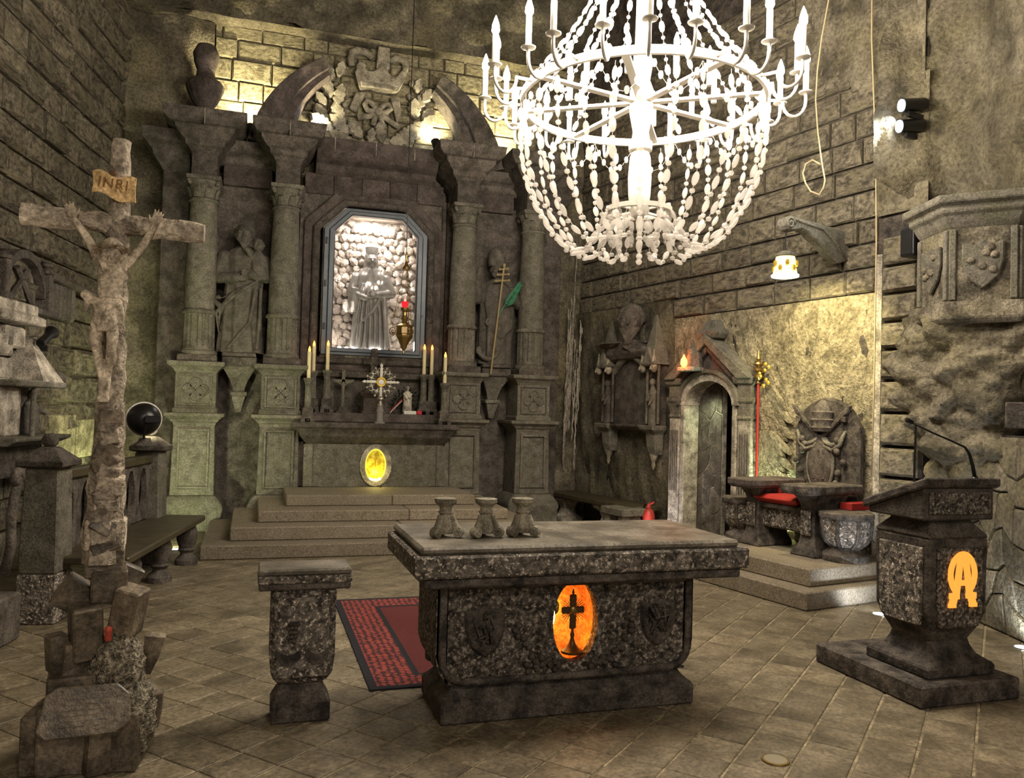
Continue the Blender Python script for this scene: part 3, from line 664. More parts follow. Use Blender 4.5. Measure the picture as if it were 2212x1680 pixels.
ob('filigree', g, SILVER, mo, smooth=180)
g = G()
for k in range(4):
    a = k*PI/2; c, s_ = math.cos(a), math.sin(a); g.tube([(c*r, -.008, .56+s_*r) for r in (.06,.12,.19,.20,.225,.255)], [.02,.022,.02,.012,.024,.003], 8)
ob('ray', g, WMETAL, mo, smooth=60)
ob('gold_ring', G().tube([(.055*math.cos(2*PI*i/28), -.02, .56+.055*math.sin(2*PI*i/28)) for i in range(28)], .016, 8, True), GOLD, mo, smooth=180)
ob('host_glass', G().lathe([(.044,0),(.044,.01),(.02,.016)], 24, Matrix.Translation((0,-.01,.56)) @ Matrix.Rotation(PI/2,4,'X')), WMETAL, mo, smooth=40)
# ---- tabernacle with a dark cross, crucifix, figurine, wreath, ribbon
tb = thing('tabernacle', 'dark stone tabernacle with a black salt cross on top', 'tabernacle', (1.575, 11.52, 1.55))
ob('body', G().sq([(.17,0),(.17,.03),(.15,.04),(.15,.22),(.17,.23),(.19,.27),(.19,.30)]), BROWN, tb, bev=.006)
ob('roof', G().sq([(.15,.30),(.10,.36),(.06,.37),(.06,.40)]), BROWN, tb)
g = G(); g.box(-.045,.045,-.03,.03,.40,.92); g.box(-.155,.155,-.03,.03,.69,.79); g.box(-.055,.055,-.04,.04,.68,.80); ob('cross', g, BLACKS, tb, bev=.008)
cf = thing('stone_crucifix', 'small grey stone crucifix standing on the altar shelf', 'crucifix', (1.155, 11.52, 1.55))
ob('foot', G().sq([(.10,0),(.10,.02),(.07,.03),(.05,.08),(.03,.1)]), CARVD, cf)
g = G(); g.box(-.022,.022,-.018,.018,.09,.58); g.box(-.125,.125,-.018,.018,.42,.465); g.ell((0,0,.58),(.03,.02,.03),8,6); g.ell((.125,0,.443),(.03,.02,.03),8,6); g.ell((-.125,0,.443),(.03,.02,.03),8,6); ob('cross', g, CARV, cf)
g = G(); g.cap((0,-.025,.38),(0,-.025,.27),.022,.018); g.cap((0,-.025,.27),(0,-.03,.15),.016,.01); g.cap((0,-.025,.38),(-.11,-.025,.44),.01,.007); g.cap((0,-.025,.38),(.11,-.025,.44),.01,.007); g.ell((0,-.035,.415),(.018,.018,.022)); ob('corpus', g, CARV, cf, remesh=.006, soft=1)
def robe(g, secs, k=9, f=.06, ph=0, n=48, tw=1.2):       # draped body: (z, rx, ry, ox, oy)
    def fn(u, v):
        t = v*(len(secs)-1); i = min(int(t), len(secs)-2); q = t-i; q = q*q*(3-2*q)
        z, rx, ry, ox, oy = [secs[i][m]*(1-q)+secs[i+1][m]*q for m in range(5)]
        a = 2*PI*u; w = 1+f*(math.sin(k*a+ph+tw*v*4)*.7+math.sin((k*2-3)*a-ph+v*5)*.3)*(1-v*.55)
        return (ox+rx*w*math.cos(a), oy+ry*w*math.sin(a), z)
    nv = len(secs)*6; g.grid(fn, n, nv, closed_u=True)
    base = len(g.v)-n*nv; g.f.append(tuple(range(base+n-1, base-1, -1))); g.f.append(tuple(range(base+n*(nv-1), base+n*nv)))
def face(g, c, r, beard=0, tilt=0):                        # head with brow, eye sockets, nose, mouth, chin, ears
    x, y, z = c; g.ell(c, (r*.74, r*.86, r), 16, 12)
    g.cap((x, y-r*.84, z+r*.22), (x, y-r*1.0, z-r*.14), r*.08, r*.13, 8)
    for e in (-1, 1):
        g.cap((x+e*r*.1, y-r*.82, z+r*.28), (x+e*r*.48, y-r*.70, z+r*.26), r*.09, r*.07, 8)
        g.ell((x+e*r*.30, y-r*.72, z+r*.08), (r*.14,r*.1,r*.09), 8, 6); g.ell((x+e*r*.40, y-r*.62, z-r*.2), (r*.2,r*.16,r*.2), 8, 6)
        g.ell((x+e*r*.74, y, z), (r*.1,r*.16,r*.22), 8, 6)
    g.ell((x, y-r*.78, z-r*.42), (r*.24,r*.1,r*.06), 8, 6); g.ell((x, y-r*.72, z-r*.56), (r*.22,r*.12,r*.07), 8, 6); g.ell((x, y-r*.62, z-r*.8), (r*.26,r*.22,r*.2), 8, 6)
    if beard:
        for i in range(9):
            a = (i-4)/4; g.cap((x+a*r*.55, y-r*(.62-.2*abs(a)), z-r*.5), (x+a*r*.25, y-r*.75, z-r*(1.15+beard*(1-abs(a)))), r*.17, r*.08, 8)
def hand(g, p, d, out, s=.09, curl=.5, spread=.2):         # palm at p pointing d, thumb towards out
    p = Vector(p); d = Vector(d).normalized(); o = Vector(out); o = (o-d*o.dot(d)).normalized(); nn = d.cross(o)
    for i in range(4): g.cap(p+o*s*(.22-.15*i), p+d*s*.5+o*s*(.24-.17*i), s*.13, s*.12, 8)
    L = (.52,.58,.54,.42)
    for i in range(4):
        b = p+d*s*.5+o*s*(.25-.17*i); dd = (d+o*spread*(1.3-i)*.5).normalized()
        q = b+(dd-nn*curl*.3)*s*L[i]*.55; e = q+(dd-nn*curl).normalized()*s*L[i]*.5; g.cap(b, q, s*.085, s*.078, 8); g.cap(q, e, s*.078, s*.06, 8)
    b = p+o*s*.25; q = b+(o*.8+d*.55)*s*.32; g.cap(b, q, s*.12, s*.095, 8); g.cap(q, q+(d*.9+o*.3)*s*.26, s*.09, s*.065, 8)
fg = thing('holy_figurine', 'small grey figurine of a robed figure on the altar shelf', 'figurine', (2.055, 11.46, 1.55))
ob('plinth', G().sq([(.075,0),(.075,.03)]), CARVD, fg)
g = G(); robe(g, [(.03,.065,.05,0,0),(.12,.06,.045,0,0),(.24,.062,.045,.005,0),(.30,.05,.038,0,0),(.335,.02,.02,0,0)], 7, .1, n=28); g.ell((0,-.005,.37),(.026,.028,.034)); g.cap((.05,-.01,.29),(.02,-.055,.24),.018,.014); g.cap((-.05,-.01,.29),(-.02,-.055,.22),.018,.014)
ob('figure', g, PALE, fg, remesh=.006, soft=1)
wr2 = thing('evergreen_wreath', 'dark evergreen sprays behind the small figurine', 'wreath', (2.06, 11.6, 1.55))
g = G(); rnd = random.Random(4)
for i in range(220):
    a = rnd.uniform(0, PI); r = rnd.uniform(.08,.21); p = Vector((r*math.cos(a)*1.05, rnd.uniform(-.05,.04), .02+r*math.sin(a)*1.7)); d = Vector((math.cos(a),rnd.uniform(-.6,.2),math.sin(a)))*.05
    g.add([p, p+d*.5+Vector((.008,0,0)), p+d, p+d*.5-Vector((.008,0,0)), p+d*.5+Vector((0,-.01,0))], [(0,1,4),(1,2,4),(2,3,4),(3,0,4)])
o = ob('needles', g, DGREEN, wr2); o['kind'] = 'stuff'; ob('stem', G().tube([(.17*math.cos(PI*i/12)*1.05, 0, .02+.17*math.sin(PI*i/12)*1.6) for i in range(13)], .012, 6), BRWALL, wr2)
rb_ = thing('ribbon_bunch', 'red and white ribbon lying beside the figurine', 'ribbon', (1.93, 11.4, 1.55))
for k, (mat, dz) in enumerate(((RIBW, 0),(RIBR, .022))):
    ob('ribbon_strip', G().tube([(-.13,-.02,.015+dz),(-.10,-.02,.05+dz),(.0,-.02,.155+dz),(.035,-.02,.19+dz)], .016, 6, flat=.35), mat, rb_)
ob('ribbon_tail', G().box(.06,.24,-.05,-.02,.0,.05), RIBW, rb_, bev=.008); ob('ribbon_tail', G().box(.245,.32,-.06,-.02,.0,.06), RIBR, rb_, bev=.01)
# ---- lit glass case with the salt saint
nc = thing('glass_display_case', 'blue-grey metal glazed case lit from inside above the altar', 'display case', (CX+.015, 11.62, 2.36))
oo = octo(.735,0,2.08,.30); oi = octo(.585,.10,1.98,.235)
f_ = ob('case_frame', ringframe(oo, octo(.655,.05,2.03,.275), -.06, .06), METAL, nc, bev=.008)
ob('door_frame', ringframe(octo(.668,.04,2.04,.28), oi, -.085, .03), METAL, nc, bev=.012)
for z in (.35, .95, 1.55): ob('hinge', G().lathe([(.014,z),(.014,z+.09)], 10, Matrix.Translation((-.70,-.07,0))), METAL, nc, smooth=40)
ob('keyhole', G().lathe([(.016,0),(.016,.02)], 12, Matrix.Translation((.69,-.06,.62)) @ Matrix.Rotation(PI/2,4,'X')), BLACK, nc)
ob('glass_pane', G().prism(octo(.60,.09,1.99,.24), -.02, -.012), GLASS, nc)
BOXM = stone('niche_plaster', (.5,.45,.38), (.68,.62,.54), 9, bump=.4, grain=40)
CRYS = stone('rosy_salt_crystal', (.42,.35,.29), (.70,.62,.54), 9, rough=.6, bump=.35, grain=30, spec=.3)
g = G(); g.box(-.74,-.70,.04,.62,.0,2.08); g.box(.70,.74,.04,.62,.0,2.08); g.box(-.74,.74,.62,.66,.0,2.08); g.box(-.74,.74,.04,.66,-.04,.04); g.box(-.74,.74,.04,.66,2.06,2.10); ob('case_box', g, BOXM, nc)
cm = []
for k in range(8):
    g = G(); g.ell((0,0,0), (1,.8,.75), 8, 5); rr = random.Random(k); g.v = [tuple(c*(1+rr.uniform(-.28,.22)) for c in v) for v in g.v]; cm.append(mk('salt_crystal', g, CRYS))
rnd = random.Random(8); rows = 17
for j in range(rows):
    for i in range(12):
        x = -.66+(i+.5*(j%2))*.115+rnd.uniform(-.02,.02); z = .10+j*.12+rnd.uniform(-.02,.02)
        if x > .69 or z > 2.02: continue
        o = ob('salt_crystal', cm[rnd.randrange(8)], None, nc, loc=(x, .56+rnd.uniform(-.03,.03), z), rot=(rnd.uniform(-.5,.5), rnd.uniform(-3,3), rnd.uniform(-.5,.5))); q = rnd.uniform(.062,.088); o.scale = (q,q*.9,q)
for i in range(13):
    o = ob('salt_crystal', cm[rnd.randrange(8)], None, nc, loc=(-.62+i*.1, rnd.uniform(.2,.4), .07), rot=(rnd.uniform(-3,3),0,rnd.uniform(-3,3))); q = rnd.uniform(.04,.07); o.scale = (q,q,q)
SALTG = plain('translucent_salt', (.23,.215,.20), .35, trans=.1, spec=.5); var(SALTG, .25, 10)
sa = thing('salt_saint_statue', 'translucent grey salt statue of a crowned saint inside the glass case', 'statue', (1.545, 11.93, 2.405))
ob('plinth', G().box(-.32,.32,-.16,.14,0,.05), BOXM, sa, bev=.01)
g = G(); robe(g, [(.05,.27,.14,.0,0),(.35,.25,.14,.0,0),(.75,.22,.14,0,0),(1.0,.26,.14,0,0),(1.15,.23,.12,0,0),(1.24,.13,.10,0,0),(1.28,.07,.08,0,0)], 11, .09, n=64)
g.cap((-.22,-.02,1.12),(-.29,-.06,.88),.065,.07); g.cap((-.29,-.06,.88),(-.08,-.16,.80),.06,.045); g.cap((.22,-.02,1.12),(.30,-.06,.90),.065,.07); g.cap((.30,-.06,.90),(.08,-.17,.86),.06,.045)
robe(g, [(.62,.08,.05,-.24,-.10),(.75,.09,.06,-.25,-.10),(.95,.07,.06,-.25,-.07)], 5, .1, n=20); hand(g, (-.06,-.17,.82), (1,-.1,.3), (0,0,1), .11); hand(g, (.06,-.18,.86), (-1,-.1,.2), (0,0,1), .11)
for i in range(7): a = -.22+i*.07; g.tube([(a*.6,-.13,1.02),(a*.9,-.155,.6),(a*1.15,-.15,.08)], [.014,.02,.03], 6)
g.tube([(.16,-.14,.9),(.02,-.17,.62),(-.2,-.15,.4)], [.02,.03,.02], 6); g.tube([(.18,-.14,.85),(.22,-.15,.4),(.28,-.14,.1)], [.03,.035,.03], 6)
face(g, (0,-.03,1.37), .105); g.cap((0,.02,1.44),(0,.05,1.22),.10,.12); ob('figure', g, SALTG, sa, remesh=.009, soft=1)
g = G(); g.lathe([(.075,1.45),(.085,1.5),(.095,1.57)], 32, mod=lambda a, z: 1+.03*math.cos(8*a)); ob('crown', g, SALTG, sa, smooth=40)
lamp('AREA', (1.56, 11.78, 4.36), 16, (1,.92,.84), .5, (1.56, 12.1, 2.6)); lamp('POINT', (1.0, 11.8, 2.55), 2, (1,.92,.82), .06); lamp('POINT', (2.1, 11.8, 2.55), 2, (1,.92,.82), .06)
for i, x in enumerate((-.46,-.36,-.26,.0,.10)): ob('footlight', G().lathe([(.03,.04),(.035,.1),(.02,.13)], 10, Matrix.Translation((x,.12,0))), emis('case_footlight', (1,.95,.88), 9) if i == 0 else MATS['case_footlight'], nc)
# ---- the two altar statues
jo = thing('altar_statue', 'grey stone statue of a bearded man carrying a child, left of the case', 'statue', (-.235, 11.48, 2.262))
ob('plinth', G().sq([(.22,0),(.21,.05)], ry=.9), CARVD, jo, bev=.008)
g = G(); robe(g, [(.05,.24,.17,0,0),(.3,.22,.16,.0,0),(.62,.20,.15,0,0),(.92,.19,.15,.02,0),(1.12,.21,.15,.02,0),(1.30,.22,.14,.02,0),(1.40,.14,.10,.02,0),(1.45,.065,.07,.02,0)], 10, .11, n=64)
g.cap((-.19,0,1.30),(-.25,-.03,1.02),.085,.085); g.cap((-.25,-.03,1.02),(-.06,-.19,1.0),.08,.055); hand(g, (-.04,-.19,1.0), (1,-.2,.2), (0,0,1), .11)
g.cap((.22,0,1.28),(.25,-.05,1.05),.08,.075); g.cap((.25,-.05,1.05),(.10,-.2,1.05),.07,.05); hand(g, (.1,-.2,1.06), (-1,-.1,.25), (0,0,1), .11)
face(g, (.01,-.03,1.60), .125, .5); g.ell((.01,.02,1.63),(.115,.125,.125)); robe(g, [(1.0,.10,.08,.17,-.12),(1.15,.10,.08,.17,-.11),(1.32,.075,.06,.16,-.1),(1.38,.03,.03,.16,-.1)], 6, .08, n=24); face(g, (.16,-.12,1.46), .085); g.cap((.09,-.14,1.3),(.04,-.2,1.38),.03,.025)
for i in range(6): g.tube([(.18-.05*i,-.17,1.0-.03*i),(-.05-.04*i,-.19,.80-.05*i),(-.22,-.10,.74-.09*i)], [.012,.018,.008], 6)
g.tube([(.15,-.16,.9),(.1,-.18,.45),(-.12,-.19,.1)], [.018,.022,.02], 8); g.tube([(.2,-.12,.9),(.2,-.15,.5),(.18,-.16,.1)], [.018,.022,.02], 8); g.tube([(-.22,-.12,.75),(-.30,-.16,.72),(-.2,-.17,.62)], .035, 8)
g.v = [(x*1.22, y*1.1, z*1.03) for x, y, z in g.v]; ob('figure', g, STAT, jo, remesh=.009, soft=1)
po = thing('altar_statue', 'grey stone statue of a bishop with one hand raised, right of the case', 'statue', (3.325, 11.48, 2.262))
ob('plinth', G().sq([(.22,0),(.21,.05)], ry=.9), CARVD, po, bev=.008)
g = G(); robe(g, [(.05,.23,.17,0,0),(.35,.22,.16,0,0),(.62,.23,.16,.02,0),(.9,.22,.15,.02,0),(1.10,.21,.14,.01,0),(1.20,.14,.11,0,0),(1.26,.07,.08,0,0)], 9, .07, n=64)
robe(g, [(.42,.04,.03,.03,-.15),(.55,.16,.06,.03,-.13),(.9,.19,.07,.02,-.11),(1.15,.13,.06,.01,-.08)], 5, .04, n=40)
g.cap((-.19,0,1.12),(-.27,-.06,.96),.075,.085); g.cap((-.27,-.06,.96),(-.265,-.14,1.22),.08,.05)
for k in range(2): g.cap((-.27+.025*k,-.15,1.26),(-.27+.03*k,-.16,1.38),.02,.016)
g.ell((-.265,-.15,1.26),(.045,.035,.055)); g.cap((-.235,-.15,1.24),(-.215,-.17,1.30),.016,.013); g.cap((-.285,-.17,1.26),(-.275,-.19,1.22),.016); g.cap((-.26,-.17,1.26),(-.255,-.19,1.22),.016)
g.cap((.19,0,1.1),(.27,-.06,.92),.08,.08); g.cap((.27,-.06,.92),(.16,-.2,.93),.07,.05); hand(g, (.17,-.2,.93), (-1,-.15,.0), (0,0,1), .11, 1.2)
face(g, (0,-.03,1.38), .115, .5); g.v = [(x*1.18, y*1.1, z*1.04) for x, y, z in g.v]; ob('figure', g, STAT, po, remesh=.009, soft=1)
g = G(); g.lathe([(.12,1.50),(.135,1.58),(.125,1.68),(.07,1.77),(.02,1.80)], 24, Matrix.Translation((0,-.01,0))); ob('mitre', g, STAT, po, smooth=60)
an = G(); an.tube([(-.13,-.17,.62),(-.14,-.18,.14)], .03, 8); an.tube([(x,-.18,z) for x, z in arc(-.14,.26,.14,190,350,14)], .035, 8); an.tube([(-.13+.05*math.cos(a),-.17,.66+.05*math.sin(a)) for a in [i*PI/8 for i in range(16)]], .018, 6, True); an.ell((-.28,-.18,.24),(.05,.03,.06),8,6); an.ell((0,-.18,.24),(.05,.03,.06),8,6); ob('anchor', an, STAT, po, smooth=180)
sf = thing('cross_staff', 'thin yellow staff with a triple cross leaning in front of the bishop statue', 'staff', (3.21, 11.22, 2.165))
ob('rod', G().tube([(0,0,0),(.155,.0,1.55)], .014, 8), plain('pale_wood', (.33,.26,.12), .6), sf)
g = G()
for k, (z, w) in enumerate(((1.36,.10),(1.45,.08),(1.53,.06))):
    x = z/10; g.tube([(x-w,0,z-.01),(x+w,0,z+.01)], .012, 8); g.ell((x-w,0,z-.01),.02,8,6); g.ell((x+w,0,z+.01),.02,8,6)
g.ell((.158,0,1.58),(.022,.022,.035)); ob('triple_cross', g, MATS['pale_wood'], sf, smooth=180)
pl = thing('palm_branch', 'green palm branch held in the hand of the bishop statue', 'palm branch', (3.36, 11.21, 3.12))
ob('stalk', G().tube([(-.06,.01,-.12),(.0,0,0),(.14,-.01,.22),(.27,-.01,.40)], [.008,.008,.006,.003], 6), GREEN, pl)
for i in range(11):
    t = i/10; x = .02+.2*t; z = .03+.31*t
    for e in (-1, 1):
        d = Vector((.9,0,.35)) if e > 0 else Vector((.35,0,.95)); L_ = .17*(1-.45*t)
        g = G(); p = Vector((x,-.01,z)); d.normalize(); n_ = Vector((-d.z,0,d.x))*.014
        g.add([p, p+d*L_*.5+n_, p+d*L_, p+d*L_*.5-n_, p+d*L_*.5+Vector((0,-.012,0))], [(0,1,4),(1,2,4),(2,3,4),(3,0,4),(0,3,2,1)]); ob('leaflet', g, GREEN, pl)
# ---- sanctuary lamp on its cable
sl = thing('sanctuary_lamp', 'brass sanctuary lamp with a red light hanging on chains before the case', 'hanging lamp', (1.83, 10.6, 2.40))
ob('cable', G().tube([(0,0,1.30),(-.01,0,2.5),(.0,0,6.55)], .006, 6), BLACK, sl)
ob('crown_plate', G().lathe([(.012,1.18),(.018,1.26),(.008,1.30)], 10), BRASS, sl); ob('crown_hub', G().lathe([(.045,1.07),(.05,1.10),(.03,1.13),(.012,1.18)], 12), BRASS, sl, smooth=40)
def chain(a, b, n): 
    g = G(); a = Vector(a); b = Vector(b)
    for i in range(n):
        c = a+(b-a)*(i+.5)/n; d = (b-a)/n*.62; s_ = Vector((0,1,0)) if i%2 else Vector((1,0,0)).cross((b-a).normalized()).cross((b-a).normalized())
        s_ = s_.normalized()*.009; g.tube([c-d*.8, c-d*.4+s_, c+d*.4+s_, c+d*.8, c+d*.4-s_, c-d*.4-s_], .0035, 4, True)
    return g
for k in range(3):
    a = k*2*PI/3+PI*.9; ob('chain', chain((.03*math.cos(a),.03*math.sin(a),1.08), (.15*math.cos(a),.15*math.sin(a),.36), 26), BRASS, sl)
ob('body', G().lathe([(.005,-.06),(.012,-.03),(.008,-.01),(.035,.03),(.05,.07),(.085,.13),(.115,.17),(.12,.19),(.11,.22),(.11,.30),(.12,.32),(.06,.35),(.035,.38),(.05,.42),(.03,.46),(.03,.50),(.055,.53),(.06,.56)], 8, ph=PI/8), BRASS, sl)
ob('plaque', G().box(-.055,.055,-.118,-.10,.215,.295), plain('pale_plaque', (.6,.42,.2), .5), sl, bev=.005)
for k in range(3):
    g = G(); a = k*2*PI/3+PI*.9; m = Matrix.Rotation(a, 4, 'Z'); g.tube([(.15+.045*(1-i/22)*math.cos(i*.55), 0, .24+.07*(1-i/22)*math.sin(i*.55)) for i in range(20)], .007, 6, m=m); g.tube([(.15,0,.30),(.155,0,.36)], .006, 6, m=m); ob('scroll_arm', g, BRASS, sl, smooth=180)
ob('red_cup', G().lathe([(.035,.55),(.048,.62),(.05,.64)], 16), REDG, sl, smooth=40); ob('flame', G().lathe([(.01,.63),(.016,.65),(.002,.70)], 10), emis('red_flame', (1,.12,.08), 3), sl, smooth=180)
# ---- salt streak in the corner
ss = thing('salt_streak', 'white salt dripping down the dark right corner of the altar wall', 'salt deposit', (4.62, 11.8, 0))
rnd = random.Random(3)
for k in range(16):
    z0 = rnd.uniform(2.2, 4.3) if k else 4.35; L_ = rnd.uniform(.8, 2.2) if k else 3.0; x = rnd.gauss(0, .06); pts = []; zz = z0
    while zz > max(.7, z0-L_): pts.append((x-(z0-zz)*.02+rnd.uniform(-.012,.012)+.09, -.02+rnd.uniform(-.01,.01), zz)); zz -= .08
    ob('salt_run', G().tube(pts, [rnd.uniform(.006,.017) for _ in pts], 6), PALE, ss, smooth=180)
# ================================================================ things on the right wall
_t = Vector((math.cos(RZR), math.sin(RZR), 0)); _n = Vector((_t.y, -_t.x, 0))
def RW(s, o=0, z=0): return Vector(LR)+_t*s+_n*o+Vector((0,0,z))
# ---- epitaph with a bearded bust
ep = thing('wall_epitaph', 'carved epitaph with a bearded praying bust between two pointed niches', 'monument', RW(1.64, .04, 0), RZR)
ob('tablet', G().box(-.42,.42,-.08,.0,1.48,2.42), CARVD, ep, bev=.01)
g = G(); g.cap((-.38,-.12,2.52),(.42,-.12,2.55),.14,.14); g.cap((-.28,-.14,2.5),(-.02,-.26,2.62),.10,.07); g.cap((.32,-.14,2.5),(.06,-.26,2.62),.10,.07); hand(g, (-.03,-.27,2.60), (.15,0,1), (-.3,-1,0), .13, .1, .0); hand(g, (.04,-.27,2.60), (-.15,0,1), (.3,-1,0), .13, .1, .0)
face(g, (0,-.18,2.93), .21, .35)
for i in range(11):
    a = PI*i/10; g.ell((.165*math.cos(a),-.12,2.97+.19*math.sin(a)),(.05,.09,.05),10,8)
g.cap((0,-.1,2.6),(0,-.12,2.8),.12,.1); mr_ = Matrix.Translation((0,-.12,0)) @ Matrix.Rotation(math.radians(42),4,'Z') @ Matrix.Translation((0,.12,0)); g.v = [tuple(mr_ @ Vector(v)) if v[2] > 2.58 else v for v in g.v]; ob('bust', g, CARVD, ep, remesh=.01, soft=1)
for sx in (-1, 1): ob('gable_roll', G().tube([(0,-.12,2.50),(sx*.2,-.12,2.40),(sx*.42,-.10,2.24)], .055, 10), CARV, ep, smooth=60)
ob('ledge', G().rects([(-.5,.5,-.14,0,1.42),(-.5,.5,-.2,0,1.47),(-.5,.5,-.2,0,1.5)]), CARVD, ep, bev=.008)
for sx in (-1, 1):
    x = sx*.52
    ob('niche_back', G().box(x-.13,x+.13,-.05,0,1.5,2.3), CARVD, ep); 
    for e in (-1, 1): ob('niche_shaft', G().lathe([(.022,1.52),(.02,2.28),(.03,2.3)], 10, Matrix.Translation((x+e*.12,-.13,0))), CARV if sx > 0 else CARVD, ep, smooth=40)
    ob('spire', G().sq([(.16,2.32),(.13,2.36),(.07,2.66),(.01,3.0)], x, -.09), CARV, ep); ob('spire_gable', G().prism([(x-.13,2.3),(x+.13,2.3),(x+.1,2.36),(x,2.56),(x-.1,2.36)], -.24, -.1), CARV, ep, bev=.006)
    for e in (-1, 1):
        g = G(); g.ell((x+e*.12-.02,-.2,2.28),(.05,.05,.075),10,8); g.cap((x+e*.12-.02,-.25,2.28),(x+e*.12-.02,-.26,2.25),.014); g.lathe([(.035,2.34),(.008,2.52)], 6, Matrix.Translation((x+e*.12-.02,-.2,0))); ob('corbel_head', g, CREAM if sx*e else CARV, ep, smooth=60)
    ob('niche_ledge', G().rects([(x-h,x+h,-h*1.6,0,z) for h, z in ((.07,1.10),(.09,1.2),(.10,1.38),(.15,1.44),(.16,1.5))]), CARV, ep, bev=.008)
    ob('drop_finial', G().lathe([(.004,.90),(.03,.96),(.022,1.0),(.07,1.11)], 8, Matrix.Translation((x,-.09,0))), CREAM, ep, smooth=40)
    g = G(); m = Matrix.Translation((x,-.13,1.5)); robe(g, [(0,.07,.05,0,0),(.2,.06,.045,0,0),(.42,.075,.05,0,0),(.52,.03,.03,0,0)], 6, .09, n=24); g.ell((0,-.01,.58),(.042,.045,.055)); g.cap((-.06,0,.45),(-.02,-.08,.33),.026,.02); g.cap((.06,0,.45),(.03,-.08,.28),.026,.02)
    g.v = [tuple(m @ Vector(v)) for v in g.v]; ob('niche_figure', g, CARV if sx > 0 else CARVD, ep, remesh=.009, soft=1)
# ---- door and portal
d1 = thing('door_1', None, None, RW(3.22, 0, 0), RZR); d1['kind'] = 'structure'; d1['label'] = 'arched doorway with a fluted stone surround and pointed gable'
g = G(); g.box(-.47,-.44,.0,1.6,0,2.2); g.box(.44,.47,.0,1.6,0,2.2); g.box(-.47,.47,1.6,1.65,0,2.2); g.box(-.47,.47,0,1.6,2.17,2.2); g.box(-.47,.47,0,1.6,-.02,.0); ob('passage', g, DJNT, d1)
def arch_poly(w, sp, rise, W_, top, n=17):     # surround between the arched opening and a rectangle
    inn = [(w*math.cos(PI*i/(n-1)), sp+rise*math.sin(PI*i/(n-1))) for i in range(n)]
    return inn
def archring(w0, r0_, w1, r1_, sp, y0, y1, n=19):
    g = G(); vs = []; fs = []
    A = [(w0*math.cos(PI*i/(n-1)), sp+r0_*math.sin(PI*i/(n-1))) for i in range(n)]; B = [(w1*math.cos(PI*i/(n-1)), sp+r1_*math.sin(PI*i/(n-1))) for i in range(n)]
    for y in (y0, y1): vs += [(x,y,z) for x,z in A]+[(x,y,z) for x,z in B]
    for i in range(n-1): fs += [(i,i+1,n+i+1,n+i),(2*n+i,3*n+i,3*n+i+1,2*n+i+1),(i,2*n+i,2*n+i+1,i+1),(n+i,n+i+1,3*n+i+1,3*n+i)]
    fs += [(0,n,3*n,2*n),(n-1,3*n-1,4*n-1,2*n-1)]
    return g.add(vs, fs)
ob('archivolt', archring(.42,.30,.50,.40,1.78,-.16,.12), PALE, d1, smooth=40); ob('arch_roll', archring(.50,.40,.55,.44,1.78,-.20,.0), CARV, d1, smooth=40)
for sx in (-1, 1):
    ob('jamb', G().box(min(sx*.42,sx*.5),max(sx*.42,sx*.5),-.16,.09,0,1.78), PALE, d1, bev=.012)
    ob('pilaster', G().box(sx*.62-.10,sx*.62+.10,-.15,0,0,1.62), PALE, d1, bev=.006)
    for k in range(4): ob('flute', G().cap((sx*.62-.06+k*.04,-.152,.68),(sx*.62-.06+k*.04,-.152,1.44),.011), CARVD, d1, smooth=60)
    ob('pilaster_base', G().rects([(sx*.62-h,sx*.62+h,-.15-h+.1,0,z) for h, z in ((.13,0),(.13,.2),(.11,.24),(.10,.3))]), PALE, d1, bev=.006)
    ob('capital', G().rects([(sx*.62-h,sx*.62+h,-.15-h+.1,0,z) for h, z in ((.10,1.60),(.115,1.63),(.10,1.66),(.115,1.8),(.135,1.83),(.135,1.88))]), CARV, d1, bev=.005)
    ob('entablature', G().rects([(sx*.62-h,sx*.62+h,-.15-h+.1,0,z) for h, z in ((.11,1.88),(.11,2.02),(.14,2.04),(.155,2.09),(.16,2.12))]), CARV, d1, bev=.005)
    ob('raking_cornice', G().prism([(sx*.78,2.10),(sx*.56,2.10),(0,2.54),(0,2.66)][::(1 if sx < 0 else -1)], -.24, 0), CARV, d1, bev=.01)
    ob('raking_moulding', G().prism([(sx*.56,2.06),(sx*.46,2.06),(0,2.44),(0,2.53)][::(1 if sx < 0 else -1)], -.19, 0), BROWN, d1, bev=.01)
ob('tympanum', G().prism([(-.55,2.05),(-.5,1.85),(-.35,2.08),(0,2.19),(.35,2.08),(.5,1.85),(.55,2.05),(0,2.5)], -.12, 0), BROWN, d1)
ob('gable_block', G().rects([(-.16,.16,-.2,0,2.60),(-.2,.2,-.22,0,2.66),(-.2,.2,-.22,0,2.70),(-.12,.12,-.16,0,2.73),(-.11,.11,-.15,0,2.80),(-.06,.06,-.1,0,2.84)]), CARV, d1, bev=.01)
lf = ob('door_leaf', G().box(-.43,.0,.10,.17,0,2.17), PALE, d1)
for i, poly in enumerate(vor(-.43,.0,0,2.17,2,9,9,.42)):
    c = (sum(p[0] for p in poly)/len(poly), sum(p[1] for p in poly)/len(poly)); n = len(poly); g = G()
    vs = [(c[0]+(x-c[0])*.94, .102, c[1]+(z-c[1])*.95) for x, z in poly]+[(c[0]+(x-c[0])*.90, .088, c[1]+(z-c[1])*.93) for x, z in poly]
    ob('stone_panel', g.add(vs, [(k,(k+1)%n,n+(k+1)%n,n+k) for k in range(n)]+[tuple(range(n,2*n))]), CARVD, lf)
gl = thing('gable_lantern', 'small domed lantern with an orange red light on the door gable', 'lantern', RW(3.02, .24, 2.20), RZR)
ob('shelf', G().box(-.15,.15,-.12,.06,0,.05), PALE, gl, bev=.008)
